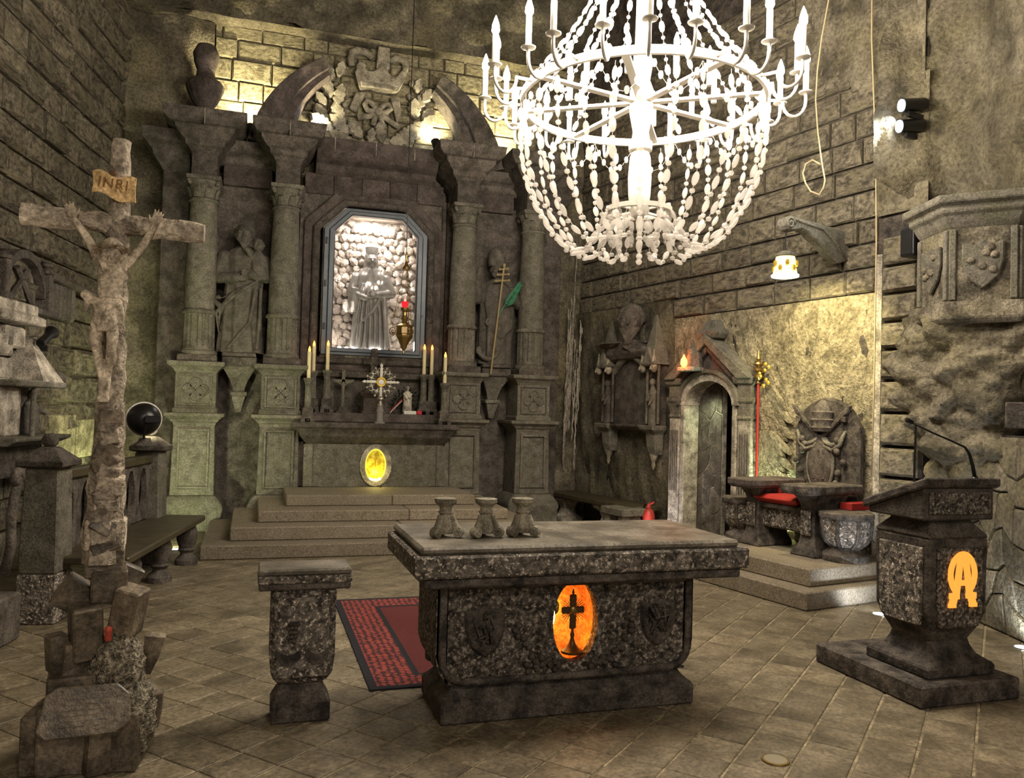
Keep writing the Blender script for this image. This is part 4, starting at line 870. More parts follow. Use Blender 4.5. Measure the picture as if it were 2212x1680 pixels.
ob('dome', G().lathe([(.13,.05),(.13,.14),(.11,.22),(.06,.28),(.02,.31),(.03,.34),(.01,.40)], 16, mod=lambda a, z: 1 if math.sin(a) > -.2 or z > .25 else .55), CARV, gl, smooth=50)
ob('glass_flame', G().lathe([(.025,.055),(.042,.09),(.038,.14),(.015,.18),(.003,.21)], 14, Matrix.Translation((-.04,-.10,0))), emis('orange_red_glow', (1,.22,.03), 7), gl, smooth=180)
lamp('POINT', RW(2.97, .44, 2.34), 3.2, (1,.25,.05), .05)
# ---- hanging bell lantern on its carved bracket
bk = thing('lantern_bracket', 'carved grey scroll bracket projecting from the block wall', 'bracket', RW(5.08, 0, 3.30), RZR)
prof = [(0,0),(0,.30),(-.85,.36),(-.92,.33),(-.93,.26),(-.88,.21),(-.80,.21),(-.70,.24),(-.6,.22),(-.55,.18),(-.42,.12),(-.3,.03),(-.15,-.04)]
g = G(); g.prism([(y, z) for y, z in prof], -.06, .06, Matrix.Rotation(PI/2, 4, 'Z')); ob('arm', g, CARV, bk, bev=.015)
g = G()
for e in (-1, 1): g.tube([(e*.062,-.86+.06*(1-i/20)*math.cos(i*.6),.28+.06*(1-i/20)*math.sin(i*.6)) for i in range(18)], .012, 6); g.tube([(e*.062,-.80,.33),(e*.062,-.4,.28),(e*.062,-.2,.15),(e*.062,-.05,.0)], .014, 6)
o = ob('scroll', g, CARV, bk, smooth=180); o['kind'] = 'stuff'
ln = thing('bell_lantern', 'glowing crystal bell lantern hanging under the scroll bracket', 'lantern', RW(5.08, .86, 3.06), RZR)
ob('cord', G().tube([(0,0,.24),(0,0,.46)], .006, 6), BLACK, ln)
ob('cap', G().lathe([(.085,.19),(.10,.2),(.10,.225),(.05,.24),(.04,.25)], 20), CARV, ln, smooth=40)
BEL = emis('glowing_crystal', (1,.80,.30), 1.5); ob('bell', G().lathe([(.125,0),(.115,.03),(.10,.09),(.095,.17),(.09,.19)], 24), BEL, ln, smooth=60)
ob('rim', G().lathe([(.115,-.012),(.132,-.008),(.132,.01),(.12,.014)], 24), emis('bright_rim', (1,.92,.6), 9), ln)
rnd = random.Random(2)
for k in range(10):
    a = k*PI/5; ob('leaf_pattern', G().ell((.108*math.cos(a),.108*math.sin(a),.07+.05*(k%2)),(.022,.022,.035),6,4), GOLD, ln)
lamp('SPOT', RW(5.08, .86, 3.03), 95, (1,.84,.42), .08, RW(4.95, .05, 2.2), 115, .5)
# ---- cables, wall spots, loudspeaker
hc = tag(ob('hanging_cord', G().tube([tuple(RW(*p)) for p in ((5.25,.5,9),(5.245,.5,5.87),(5.167,.5,5.52),(5.12,.5,5.2),(5.104,.5,4.9),(5.14,.5,4.55),(5.194,.5,4.236),(5.239,.5,4.04),(5.22,.5,3.97),(5.173,.5,3.912),(5.06,.5,3.97),(4.993,.5,4.07),(4.955,.5,4.18),(4.99,.5,4.27),(5.077,.5,4.29),(5.178,.5,4.217))], .008, 6), CABLE, smooth=180), 'pale cord hanging from above and ending in a loop', 'cord')
tag(ob('wall_conduit', G().tube([tuple(RW(*p)) for p in ((5.42,.12,9),(5.46,.12,5.48),(5.53,.12,4.3),(5.56,.13,3.4),(5.56,.13,2.0),(5.55,.13,1.1))], .008, 6), CABLE, smooth=180), 'thin pale conduit running up the wall beside the block pier', 'conduit')
def wallspot(p, lab, dz):
    t = thing('wall_spotlight', lab, 'spotlight', p, RZR, 'spotlights on the upper right wall')
    m = Matrix.Rotation(-RZR, 4, 'Z') @ Vector((-.95,.18,-.12)).to_track_quat('Z','Y').to_matrix().to_4x4()
    ob('housing', G().lathe([(.05,-.17),(.06,-.15),(.06,.06),(.07,.08)], 16, m), BLACK, t, smooth=40); ob('lens', G().lathe([(.055,.075),(.055,.085)], 16, m), LED, t)
    ob('bracket', G().box(-.015,.015,-.02,.2,-.11,-.06), BLACK, t)
wallspot(RW(5.99,.26,4.61), 'upper one of the two black spotlights on the right rock wall', 0); wallspot(RW(5.97,.26,4.42), 'lower one of the two black spotlights on the right rock wall', 0)
lamp('SPOT', RW(5.85,.28,4.52), 90, (.95,.97,.85), .05, (2.4,10.5,1.2), 75, .8)
spk = thing('loudspeaker', 'small black loudspeaker on the block pier beside the pulpit', 'loudspeaker', RW(6.05,.25,3.17), RZR)
ob('cabinet', G().plan([(-.09,-.08),(.07,-.10),(.10,.08),(-.06,.10)],0,.27), BLACKP, spk, bev=.02, seg=2); ob('grille', G().plan([(-.075,-.088),(.055,-.105),(.055,-.10),(-.075,-.083)],.02,.25), BLACK, spk, bev=.003); ob('mount', G().box(-.02,.02,.05,.3,.1,.14), BLACK, spk)
# ---- sedilia on its stepped platform
pf = thing('sedilia_platform', 'two low stone steps under the carved throne', 'steps', RW(4.95, 0, 0), RZR)
ob('lower_step', G().box(-1.05,1.0,-1.47,-.03,0,.16), STEP, pf, bev=.012); ob('upper_step', G().box(-.95,.86,-1.27,-.03,.16,.32), STEP, pf, bev=.012)
th_ = thing('carved_throne', 'dark carved stone throne with a crested back against the rough wall', 'throne', RW(4.95, .06, .32), RZR)
bp_ = [(-.36,0),(.46,0),(.46,1.15)]+arc(.05,1.15,.41,0,180,13,.40)[1:]; bp_[-1] = (-.36,1.15)
ob('back', G().prism(bp_, -.08, 0), BLACKS, th_, bev=.02)
ob('shield', G().lathe([(.2,0),(.19,.05),(.14,.08)], 28, Matrix.Translation((0,-.08,.86)) @ Matrix.Rotation(PI/2,4,'X') @ Matrix.Diagonal((.8,1.4,.7,1))), CARVD, th_, smooth=50)
ob('shield_rim', G().tube([(.165*math.cos(2*PI*i/32), -.10, .86+.285*math.sin(2*PI*i/32)) for i in range(32)], .018, 8, True), CARV, th_, smooth=180)
for k in range(3): ob('shield_relief', G().box(-.07+.06*k,-.035+.06*k,-.145,-.12,.70,1.02), CARVD, th_, bev=.008)
for sx in (-1, 1):
    [ob('drapery', G().tube([(0,-.10,1.16-e*.03),(sx*.07,-.115,1.09-e*.045),(sx*.17,-.12,1.06-e*.05),(sx*.26,-.115,1.11-e*.035),(sx*.31,-.10,1.21-e*.0)], [.012,.02,.026,.022,.012], 8), CARV, th_, smooth=180) for e in (0, 1)]
    ob('crossed_key', G().prism([(sx*-.02,1.13),(sx*.02,1.11),(sx*.34,1.40),(sx*.38,1.47),(sx*.33,1.47),(sx*.28,1.41)], -.12, -.08), BLACKS, th_, bev=.008); ob('key_bit', G().box(sx*.29-.03,sx*.29+.03,-.125,-.08,1.30,1.36), BLACKS, th_, bev=.008)
    for k in range(7): ob('fruit', G().ell((sx*(.25+.05*math.sin(k*2)),-.12,.45+.11*k),(.034,.034,.04),8,6), BLACKS, th_, smooth=180)
    ob('tassel', G().lathe([(.07,.34),(.05,.44),(.02,.48)], 10, Matrix.Translation((sx*.3,-.12,0))), CARV, th_, smooth=40)
tp = [(.11,1.20),(.135,1.24),(.12,1.255),(.13,1.30),(.145,1.32),(.12,1.335),(.125,1.38),(.135,1.40),(.105,1.415),(.10,1.45),(.06,1.50),(.02,1.53)]
ob('tiara', G().lathe(tp, 20, Matrix.Translation((.02,-.1,0)) @ Matrix.Diagonal((1,.6,1,1))), CARVD, th_, smooth=40)
ob('seat', G().rects([(-.30,.30,-.62,-.08,z) for z in (.20,.42)]), GRAND, th_, bev=.02); ob('seat_edge', G().rects([(-.32,.32,-.66,-.08,.40),(-.32,.32,-.66,-.08,.46)]), BLACKS, th_, bev=.01)
for sx in (-1, 1):
    cx_ = sx*.36
    ob('arm_post', G().rects([(cx_-h,cx_+h,-.62-h*.8,-.30+h*.3,z) for h, z in ((.16,0),(.15,.05),(.10,.12),(.08,.22),(.085,.46),(.10,.52),(.15,.60))]), BLACKS, th_, bev=.012, smooth=30)
    ob('arm_slab', G().rects([(cx_-.16,cx_+.16,-.84,-.12,.595),(cx_-.19,cx_+.19,-.87,-.12,.62),(cx_-.19,cx_+.19,-.87,-.12,.69)]), BLACKS if sx > 0 else BROWN, th_, bev=.012)
    ob('arm_panel', G().box(cx_-.06,cx_+.06,-.715,-.70,.2,.44), GRAND, th_, bev=.006)
def stool(s, lab):
    t = thing('side_stool', lab, 'stool', RW(s, .56, .32), RZR, 'stone stools beside the throne')
    oc = lambda pr: G().lathe(pr, 8, ph=PI/8)
    ob('foot', oc([(.22,0),(.22,.06),(.15,.10),(.13,.14)]), BLACKS, t, bev=.006); ob('bowl', oc([(.13,.13),(.19,.18),(.225,.24),(.235,.40)]), GRAN, t, bev=.008); ob('rim', oc([(.25,.395),(.265,.41),(.265,.455),(.24,.46)]), BLACKS, t, bev=.006)
    for k in range(8):
        a = k*PI/4+PI/8; ob('rib', G().tube([(r*math.cos(a), r*math.sin(a), z) for r, z in ((.135,.13),(.195,.18),(.232,.24),(.242,.40))], .018, 6), BLACKS, t, smooth=60)
stool(5.60, 'low octagonal stone stool on the right of the throne, nearest the lectern'); stool(4.30, 'low octagonal stone stool on the left of the throne, nearest the doorway')
cu = thing('red_cushion', 'flat red cushion lying on the throne seat', 'cushion', RW(4.90, .52, .78), RZR)
g = G(); g.rects([(-.24,.24,-.20,.20,0),(-.27,.27,-.24,.24,.02),(-.27,.27,-.24,.24,.06),(-.22,.22,-.19,.19,.085)]); ob('pad', g, RED, cu, bev=.02, seg=2, smooth=60); ob('piping', G().tube([(-.27,-.24,.045),(.27,-.24,.045),(.27,.24,.045),(-.27,.24,.045)], .012, 6, True), REDP, cu)
rc = tag(ob('red_cone', G().lathe([(.035,0),(.03,.08),(.012,.14),(.0,.155)], 12), REDP, smooth=50, loc=RW(4.72,.5,.86)), 'small bright red cone standing on the red cushion', 'cone')
bc = tag(ob('red_cloth', G().box(-.07,.07,-.16,.16,0,.07), RED, loc=RW(5.52,.30,.78), rot=(0,0,RZR), bev=.005), 'small dark red folded cloth behind the stool right of the throne', 'cloth')
# ---- processional pole and feather relief
pp = thing('processional_pole', 'tall red pole with a gilded openwork top beside the doorway', 'pole', RW(4.06, .16, .005), RZR)
ob('shaft', G().lathe([(.015,0),(.015,2.04)], 10), REDP, pp, smooth=40); ob('finial', G().lathe([(.03,2.03),(.012,2.06),(.05,2.10),(.05,2.13),(.02,2.15),(.06,2.18),(.06,2.2),(.03,2.22),(.055,2.25),(.05,2.27),(.02,2.29),(.03,2.31),(.004,2.42)], 10), BRASS, pp, smooth=30)
g = G(); [g.ell((.07*math.sin(i*1.3)+.10,-.02,2.0+.035*i),(.022,.02,.026),6,4) for i in range(8)]; o = ob('gold_tassel', g, GOLD, pp); o['kind'] = 'stuff'
wg = thing('feather_relief', 'wing of carved feathers on the wall between doorway and throne', 'relief', RW(4.0, .02, 0), RZR)
fm = leafmesh(ROUGHW, 1, .42, .055, .035); rnd = random.Random(6)
for j in range(7):
    for i in range(6):
        x = .06+i*.085+rnd.uniform(-.01,.01); z = .75+j*.17+.03*i
        if z > 2.05-.06*i or x > .58: continue
        ob('feather', fm, None, wg, loc=(x, -.02-.012*(j%3), z), rot=(.06, math.radians(-18-7*i+2*j), 0))
lamp('SPOT', RW(4.42, .14, .36), 85, (.80,1,.62), .05, RW(4.42, .0, 1.5), 110, .8)
# ---- bench in the far right corner, extinguisher
bn = thing('corner_bench', 'dark wooden bench on pale stone feet in the right corner', 'bench', RW(1.25, .32, 0), RZR)
ob('seat', G().box(-1.1,1.05,-.24,.24,.36,.43), BRWALL, bn, bev=.012)
for x in (-.9, .2): ob('foot', G().sq([(.15,0),(.15,.06),(.09,.10),(.07,.18),(.09,.26),(.15,.32),(.15,.36)], x, 0, 1.3), PALE, bn, bev=.008)
tb2 = thing('small_side_bench', 'low pale greenish bench end beside the red extinguisher', 'bench', RW(2.15, .62, 0), RZR)
ob('seat', G().box(-.22,.28,-.2,.2,.32,.42), CARV, tb2, bev=.012)
for x in (-.14, .16): ob('foot', G().box(x-.05,x+.05,-.15,.15,0,.32), PALE, tb2, bev=.01)
fe = thing('fire_extinguisher', 'red fire extinguisher on the floor left of the doorway', 'extinguisher', RW(2.45, .42, 0), RZR)
ob('cylinder', G().lathe([(.075,0),(.08,.02),(.08,.34),(.06,.40),(.025,.43)], 20), REDP, fe, smooth=40); ob('valve', G().lathe([(.022,.42),(.03,.45),(.018,.49)], 10), REDP, fe, smooth=40); ob('handle', G().tube([(0,0,.48),(.06,0,.50),(.10,0,.52)], .012, 6), REDP, fe); ob('hose', G().tube([(0,0,.45),(-.07,0,.47),(-.11,-.01,.40),(-.11,-.02,.15)], .012, 8), BLACK, fe, smooth=180)
lamp('SPOT', RW(2.6, .75, .05), 12, (1,.92,.95), .04, RW(2.66, .0, .7), 60, .8); lamp('SPOT', RW(3.15, .12, 1.95), 10, (.86,1,.6), .05, RW(2.9, -.2, .6), 110, .8)
lamp('SPOT', RW(.35, .35, .08), 9, (.95,1,.6), .05, RW(.5, -.1, 1.0), 110, .8)
# ---- pulpit
pc = Vector((5.87, 5.36, 0)); pdir = math.atan2(-.673, -.74)
pu = thing('pulpit', 'salt rock pulpit with a shield panel on the far right wall', 'pulpit', pc, pdir)
def hexr(pr, n=6): return G().lathe([(r/math.cos(PI/6), z) for r, z in pr], 6, ph=PI/6)
ob('drum', hexr([(.42,2.62),(.42,3.34)]), WALLB, pu); ob('cornice', hexr([(.42,3.24),(.45,3.29),(.47,3.34),(.50,3.37),(.50,3.41),(.55,3.44),(.55,3.50)]), CARV, pu, bev=.008)
ob('foot_moulding', hexr([(.42,2.62),(.48,2.64),(.50,2.56),(.50,2.50),(.46,2.46)][::-1]), WALLB, pu, bev=.01)
for k in (-1, 0, 1):
    m = Matrix.Rotation(k*PI/3, 4, 'Z') @ Matrix.Translation((.42,0,2.98)) @ Matrix.Rotation(PI/2, 4, 'Z')
    for e in (-1, 1): ob('panel_pilaster', G().box(e*.215-.025,e*.215+.025,-.025,.01,-.33,.25,m), CARV, pu, bev=.006)
    sp_ = [(-.15,.14),(-.15,-.02),(-.11,-.15),(0,-.25),(.11,-.15),(.15,-.02),(.15,.14),(.06,.11),(0,.15),(-.06,.11)]
    ob('shield', G().prism([(x,z) for x,z in sp_], -.04, .0, m), CARV, pu, bev=.012)
    g = G(); rnd = random.Random(k+5); [g.ell((rnd.uniform(-.09,.09),-.04,rnd.uniform(-.12,.1)),(.035,.025,.03),8,6,m) for _ in range(7)]; o = ob('shield_carving', g, WALLB, pu, smooth=180); o['kind'] = 'stuff'
def lump(u, v):
    a = 2*PI*u; z = .95+1.62*v; r = .30+.36*math.sin(min(1, v*1.15+.12)*PI/2*1.0)**1.2
    q = Vector((r*math.cos(a), r*math.sin(a), z)); vd = noise.voronoi(q*3.6)[0]; d = .22*(vd[1]-vd[0])+.10*noise.fractal(q*3, 1, 2, 5)+.03*abs(noise.noise(q*9))-.06
    k_ = (r+d*(1 if v < .97 else .3)); return (k_*math.cos(a)-.22, k_*math.sin(a)*1.05+.05, z)
ob('rock_base', G().grid(lump, 96, 90, closed_u=True), ROCK, pu, smooth=60)
ob('nameplate', G().box(-.14,.14,-.03,.0,1.62,1.82, Matrix.Rotation(.12,4,'Z') @ Matrix.Translation((.66,.22,0)) @ Matrix.Rotation(PI/2,4,'Z')), CARVD, pu, bev=.01)
# ================================================================ free-standing things
# ---- stone mass table with the lit oval niche
ta = thing('mass_table', 'massive speckled stone table with a glowing orange oval niche', 'altar table', (1.70, 4.40, 0))
ob('foot', G().rects([(-.73,.75,-.26,.27,0),(-.73,.75,-.26,.27,.115),(-.70,.72,-.235,.25,.135),(-.66,.68,-.20,.22,.175),(-.65,.67,-.19,.21,.22)]), BLACKS, ta, bev=.012)
oc = (.018, .50)
ob('front_panel', G().platehole(rect_outline(-.76,.74,.20,.735,*oc,rb=.13), (.132,.222), oc, -.235, -.165, 96), GRAND, ta)
for sx, x0, x1 in ((-1,-.765,-.70),(1,.68,.745)):
    g = G(); g.rects([(x0+(.10 if sx < 0 else 0)*k, x1-(.10 if sx > 0 else 0)*k, -.235, .24, z) for k, z in ((1,.20),(.55,.235),(.2,.29),(0,.36),(0,.735))]); ob('side_panel', g, GRAND if sx < 0 else BLACKS, ta, bev=.012)
ob('back_panel', G().box(-.72,.70,.17,.24,.21,.735), GRAND, ta); ob('floor_slab', G().box(-.62,.62,-.2,.2,.2,.25), BLACKS, ta)
g = G()
for (x0,x1,z0,z1) in ((-.75,-.71,.36,.735),(.69,.73,.36,.735),(-.71,.69,.70,.735)): g.box(x0,x1,-.25,-.23,z0,z1)
g.tube([(-.73,-.238,.37),(-.725,-.238,.30),(-.69,-.238,.245),(-.62,-.238,.215),(0,-.238,.21),(.60,-.238,.215),(.67,-.238,.245),(.705,-.238,.30),(.71,-.238,.37)], .022, 8); ob('border', g, BLACKS, ta, bev=.004)
ob('under_plate', G().box(-.86,.97,-.37,.47,.735,.79), BLACKS, ta, bev=.01); ob('top_slab', G().box(-.915,1.01,-.40,.505,.79,.905), GRAN, ta, bev=.012); ob('top_plate', G().box(-.885,.955,-.375,.49,.905,.948), TOPS, ta, bev=.014)
NICHE = stone('orange_salt_niche', (.80,.26,.04), (.95,.38,.08), 16, rough=.5, bump=.5, grain=50)
def nb(u, v):
    a = 2*PI*u; k = math.cos(v*PI/2*.98); return (oc[0]+.15*k**.5*math.cos(a), -.17+.26*v, oc[1]+.24*k**.5*math.sin(a))
ob('niche_shell', G().grid(nb, 48, 14, closed_u=True), NICHE, ta, smooth=180)
ob('niche_bulb', G().ell((-.045,.01,.47),(.034,.02,.07),14,10), emis('orange_lamp', (1,.66,.2), 7), ta, smooth=180)
lamp('POINT', (1.66, 4.27, .50), .35, (1,.42,.06), .04); lamp('POINT', (1.80, 4.27, .40), .15, (1,.38,.05), .03)
for sx, x in ((-1,-.50),(1,.52)):
    sp_ = [(-.11,.10),(-.11,-.02),(-.08,-.11),(0,-.17),(.08,-.11),(.11,-.02),(.11,.10),(.05,.08),(0,.12),(-.05,.08)]
    ob('carved_shield', G().prism([(x+a, .50+b) for a, b in sp_], -.252, -.22), BLACKS, ta, bev=.014)
    g = G(); rnd = random.Random(sx+4)
    for k in range(9): g.tube([(x+rnd.uniform(-.07,.07),-.256,.5+rnd.uniform(-.1,.08)),(x+rnd.uniform(-.07,.07),-.26,.5+rnd.uniform(-.1,.08)),(x+rnd.uniform(-.05,.05),-.256,.5+rnd.uniform(-.1,.08))], .009, 6)
    o = ob('shield_carving', g, BLACKS, ta, smooth=180); o['kind'] = 'stuff'
g = G(); rnd = random.Random(12)
for sx in (-1, 1):
    for k in range(26):
        t = k/26; g.ell((oc[0]+sx*(.10+.25*t+rnd.uniform(-.02,.02)), -.242, .27+.10*t*t+rnd.uniform(-.03,.03)+(.12*math.sin(t*9) if t > .6 else 0)), (.022,.02,.018), 6, 4)
o = ob('vine_carving', g, BLACKS, ta, smooth=180); o['kind'] = 'stuff'
mc = thing('reliquary_cross', 'jewelled reliquary cross on a stem inside the glowing niche', 'reliquary', (1.722, 4.22, .315))
BRZ = plain('dark_bronze', (.10,.055,.02), .4, .6)
ob('foot', G().lathe([(.062,0),(.062,.012),(.04,.025),(.02,.05),(.010,.08),(.014,.10),(.008,.115),(.008,.14)], 20), BRZ, mc, smooth=40)
g = G(); g.box(-.02,.02,-.008,.008,.13,.32); g.box(-.068,.068,-.008,.008,.215,.252); ob('cross', g, BRZ, mc, bev=.005)
ob('centre_medallion', G().ell((0,-.01,.234),(.024,.012,.026),14,8), BRASS, mc, smooth=180); ob('finial', G().lathe([(.004,.318),(.008,.33),(.003,.35)], 8), BRZ, mc)
g = G()
for q in range(4):
    for k in range(5):
        a = q*PI/2+PI/4+(k-2)*.2; g.tube([(.03*math.cos(a),0,.234+.03*math.sin(a)),(.075*math.cos(a),0,.234+.075*math.sin(a))], [.003,.0012], 5)
o = ob('rays', g, BRASS, mc); o['kind'] = 'stuff'
# ---- three stone candle bases on the table
def cbase(x, y, lab, rz):
    t = thing('stone_candle_base', lab, 'candle holder', (x, y, .948), rz, 'stone candle bases on the mass table')
    ob('stem', G().lathe([(.045,.02),(.055,.05),(.04,.10),(.033,.125),(.043,.135),(.033,.145),(.035,.165),(.058,.185),(.062,.19),(.062,.21),(.05,.212)], 12), CREAM, t, smooth=35)
    for k in range(3):
        m = Matrix.Rotation(k*2*PI/3+PI/6+PI, 4, 'Z'); g = G()
        g.tube([(.03,0,.115),(.045,0,.08),(.062,0,.045)], [.022,.022,.024], 8, m=m); g.lathe([(.028,-.022),(.03,-.015),(.03,.015),(.028,.022)], 14, m @ Matrix.Translation((.075,0,.03)) @ Matrix.Rotation(PI/2,4,'X'))
        for e in (-1, 1): g.tube([(.075+.02*(1-i/14)*math.cos(i*.8),e*.023,.03+.02*(1-i/14)*math.sin(i*.8)) for i in range(12)], .005, 5, m=m)
        ob('scroll_foot', g, CREAM, t, smooth=50)
cbase(1.01, 4.35, 'leftmost of the three small carved stone candle bases on the table', .1); cbase(1.235, 4.33, 'middle one of the three small carved stone candle bases', 0); cbase(1.45, 4.335, 'rightmost of the three small carved stone candle bases on the table', -.1)
# ---- credence pillar
cp = thing('credence_pillar', 'short speckled stone pillar with a flat top left of the table', 'pillar', (.275, 4.46, 0))
ob('foot', G().rects([(-.15,.15,-.10,.10,0),(-.15,.15,-.10,.10,.10),(-.14,.14,-.095,.095,.12),(-.115,.115,-.075,.075,.165),(-.11,.11,-.075,.075,.20)]), BLACKS, cp, bev=.01)
ob('body', G().rects([(-x,x,-y,y,z) for x, y, z in ((.10,.07,.19),(.135,.095,.215),(.155,.11,.26),(.165,.115,.34),(.165,.115,.69))]), GRAND, cp, bev=.016)
g = G(); g.box(-.13,.13,-.122,-.11,.24,.65); ob('front_panel', g, GRAN, cp, bev=.012)
ob('under_plate', G().box(-.23,.235,-.125,.12,.69,.725), CARVD, cp, bev=.008); ob('mid_plate', G().box(-.235,.24,-.13,.125,.725,.765), GRAN, cp, bev=.006); ob('top_plate', G().box(-.235,.238,-.13,.125,.765,.80), TOPS, cp, bev=.01)
g = G(); rnd = random.Random(3)
for k in range(14): g.ell((-.065+.018*(k%3)-.01*(k//3%2),-.126,.52-.022*(k//3)),(.012,.012,.012),8,6)
o = ob('grape_carving', g, BLACKS, cp, smooth=180); o['kind'] = 'stuff'
for x in (-.07, .07): ob('leaf_carving', G().grid(lambda u, v: (x-.06+.12*u, -.123-.016*math.sin(PI*u)*(1-v), .34+.05*v-.03*math.sin(PI*u)), 8, 4), BLACKS, cp, smooth=180)
# ---- rug
def rugmat(name, a, b, sc):
    m = bpy.data.materials.new(name); m.use_nodes = True; N = m.node_tree.nodes; L = m.node_tree.links; P = N['Principled BSDF']; P.inputs['Roughness'].default_value = .95
    tc = N.new('ShaderNodeTexCoord'); mp = N.new('ShaderNodeMapping'); L.new(tc.outputs['Object'], mp.inputs[0]); mp.inputs['Scale'].default_value = sc
    w = N.new('ShaderNodeTexVoronoi'); w.inputs['Scale'].default_value = 1; w.inputs['Randomness'].default_value = .35; L.new(mp.outputs[0], w.inputs['Vector'])
    r = N.new('ShaderNodeValToRGB'); L.new(w.outputs['Distance'], r.inputs[0]); r.color_ramp.elements[0].position = .34; r.color_ramp.elements[0].color = (*a,1); r.color_ramp.elements[1].position = .46; r.color_ramp.elements[1].color = (*b,1)
    L.new(r.outputs[0], P.inputs['Base Color']); return m
rg = thing('woven_rug', 'red woven rug with a dark border behind the stone table', 'rug', (0, 0, .001))
NAVY = plain('navy_wool', (.012,.012,.018), .95)
ob('field', G().box(1.02,2.40,4.98,6.68,0,.008), rugmat('wine_red_wool', (.16,.022,.02), (.07,.012,.014), (90,90,1)), rg)
PATT = rugmat('red_navy_weave', (.36,.062,.045), (.05,.015,.02), (22,30,1))
for nm, (a,b,c,d), mt in (('pattern_band',(.735,.985,4.80,6.95),PATT),('pattern_band',(2.43,2.68,4.80,6.95),PATT),('pattern_band',(.985,2.43,6.72,6.95),PATT),('pattern_band',(.985,2.43,4.80,4.95),PATT),('inner_border',(.985,1.02,4.95,6.72),NAVY),('inner_border',(2.40,2.43,4.95,6.72),NAVY),('inner_border',(1.02,2.40,4.95,4.98),NAVY),('inner_border',(1.02,2.40,6.68,6.72),NAVY),
                         ('edge_border',(.685,.735,4.75,7.0),NAVY),('edge_border',(2.68,2.73,4.75,7.0),NAVY),('edge_border',(.735,2.68,4.75,4.80),NAVY),('edge_border',(.735,2.68,6.95,7.0),NAVY)):
    ob(nm, G().box(a,b,c,d,0,.009), mt, rg)
# ---- lectern
le = thing('lectern', 'speckled stone lectern with a glowing orange emblem on the right', 'lectern', (4.08, 4.09, .13))
pfm = tag(ob('lectern_platform', G().box(3.69,4.44,3.75,4.67,0,.13), BLACKS, bev=.012), 'dark stone platform under the lectern', 'platform')
S_ = lambda pr, m: G().rects([(-h,h,-h*.98,h*.98,z) for h, z in pr])
ob('foot', S_([(.26,0),(.26,.065),(.235,.08),(.19,.11),(.165,.16),(.155,.20)], 0), BLACKS, le, bev=.01)
ob('body', S_([(.15,.18),(.165,.22),(.20,.29),(.222,.37),(.228,.82)], 0), BLACKS, le, bev=.012)
for (rz_, nm) in ((0,'front_panel'),(-PI/2,'side_panel'),(PI/2,'side_panel')):
    m = Matrix.Rotation(rz_, 4, 'Z'); ob(nm, G().prism([(-.17,.36),(-.14,.29),(.14,.29),(.17,.36),(.175,.765),(-.175,.765)], -.238, -.2, m), GRAND if rz_ == 0 else GRAN, le, bev=.006)
ob('shoulder', S_([(.23,.82),(.225,.84),(.165,.91),(.16,.95)], 0), CARVD, le, bev=.01)
g = G(); g.add([(-.27,-.22,.93),(.27,-.22,.93),(.27,.24,.93),(-.27,.24,.93),(-.27,-.22,1.13),(.27,-.22,1.13),(.27,.24,.97),(-.27,.24,.97)], [(3,2,1,0),(4,5,6,7),(0,1,5,4),(1,2,6,5),(2,3,7,6),(3,0,4,7)]); ob('desk_box', g, CARVD, le, bev=.01)
ob('desk_front_panel', G().box(-.235,.235,-.232,-.22,.965,1.10), GRAND, le, bev=.006)
g = G(); a, b = 1.13, .955; vs = [(-.295,-.25,a+.005),(.295,-.25,a+.005),(.295,.27,b),(-.295,.27,b)]; g.add(vs+[(x,y,z+.055) for x,y,z in vs], [(3,2,1,0),(4,5,6,7),(0,1,5,4),(1,2,6,5),(2,3,7,6),(3,0,4,7)]); ob('desk_top', g, BLACKS, le, bev=.01)
em = ob('emblem', G().tube([(x,-.245,z) for x, z in arc(.005,.61,.092,-58,238,36,.118)], .021, 8, flat=.5, nrm=(0,1,0)), AMBER, le, smooth=50)
g = G()
for e in (-1, 1):
    g.prism([(.005+e*.03,.50),(.005+e*.098,.50),(.005+e*.098,.465),(.005+e*.03,.465)][::e], -.255, -.236); g.prism([(.005+e*.045,.465),(.005+e*.09,.465),(.005+e*.105,.425),(.005+e*.06,.425)][::e], -.255, -.236)
    g.prism([(.005+e*.0,.735),(.005+e*.03,.735),(.005+e*.068,.50),(.005+e*.032,.50)][::e], -.257, -.238); g.prism([(.005+e*.055,.437),(.005+e*.105,.437),(.005+e*.105,.415),(.005+e*.055,.415)][::e], -.255, -.236)
g.box(-.035,.045,-.256,-.239,.545,.575); ob('letter', g, AMBER, em)
mi = thing('gooseneck_microphone', 'thin black gooseneck microphone curving up from the lectern', 'microphone', (4.285, 3.95, 1.30))
ob('stem', G().tube([(0,0,0),(-.02,0,.08),(-.05,0,.16),(-.085,0,.20),(-.2,0,.24),(-.34,.0,.285),(-.50,0,.345)], [.012,.011,.009,.007,.006,.006,.006], 8), BLACK, mi, smooth=180); ob('head', G().lathe([(.006,-.03),(.014,-.02),(.015,.02),(.008,.03)], 10, Matrix.Translation((-.515,0,.352)) @ Matrix.Rotation(math.radians(-70),4,'Y')), BLACK, mi, smooth=50); ob('base', G().lathe([(.02,-.012),(.02,.01),(.012,.02)], 12), BLACK, mi)
tag(ob('lectern_rod', G().tube([(4.10,4.25,1.16),(4.105,4.25,1.40),(4.11,4.25,1.64)], .007, 8), BLACK), 'thin upright black rod behind the lectern desk', 'rod')
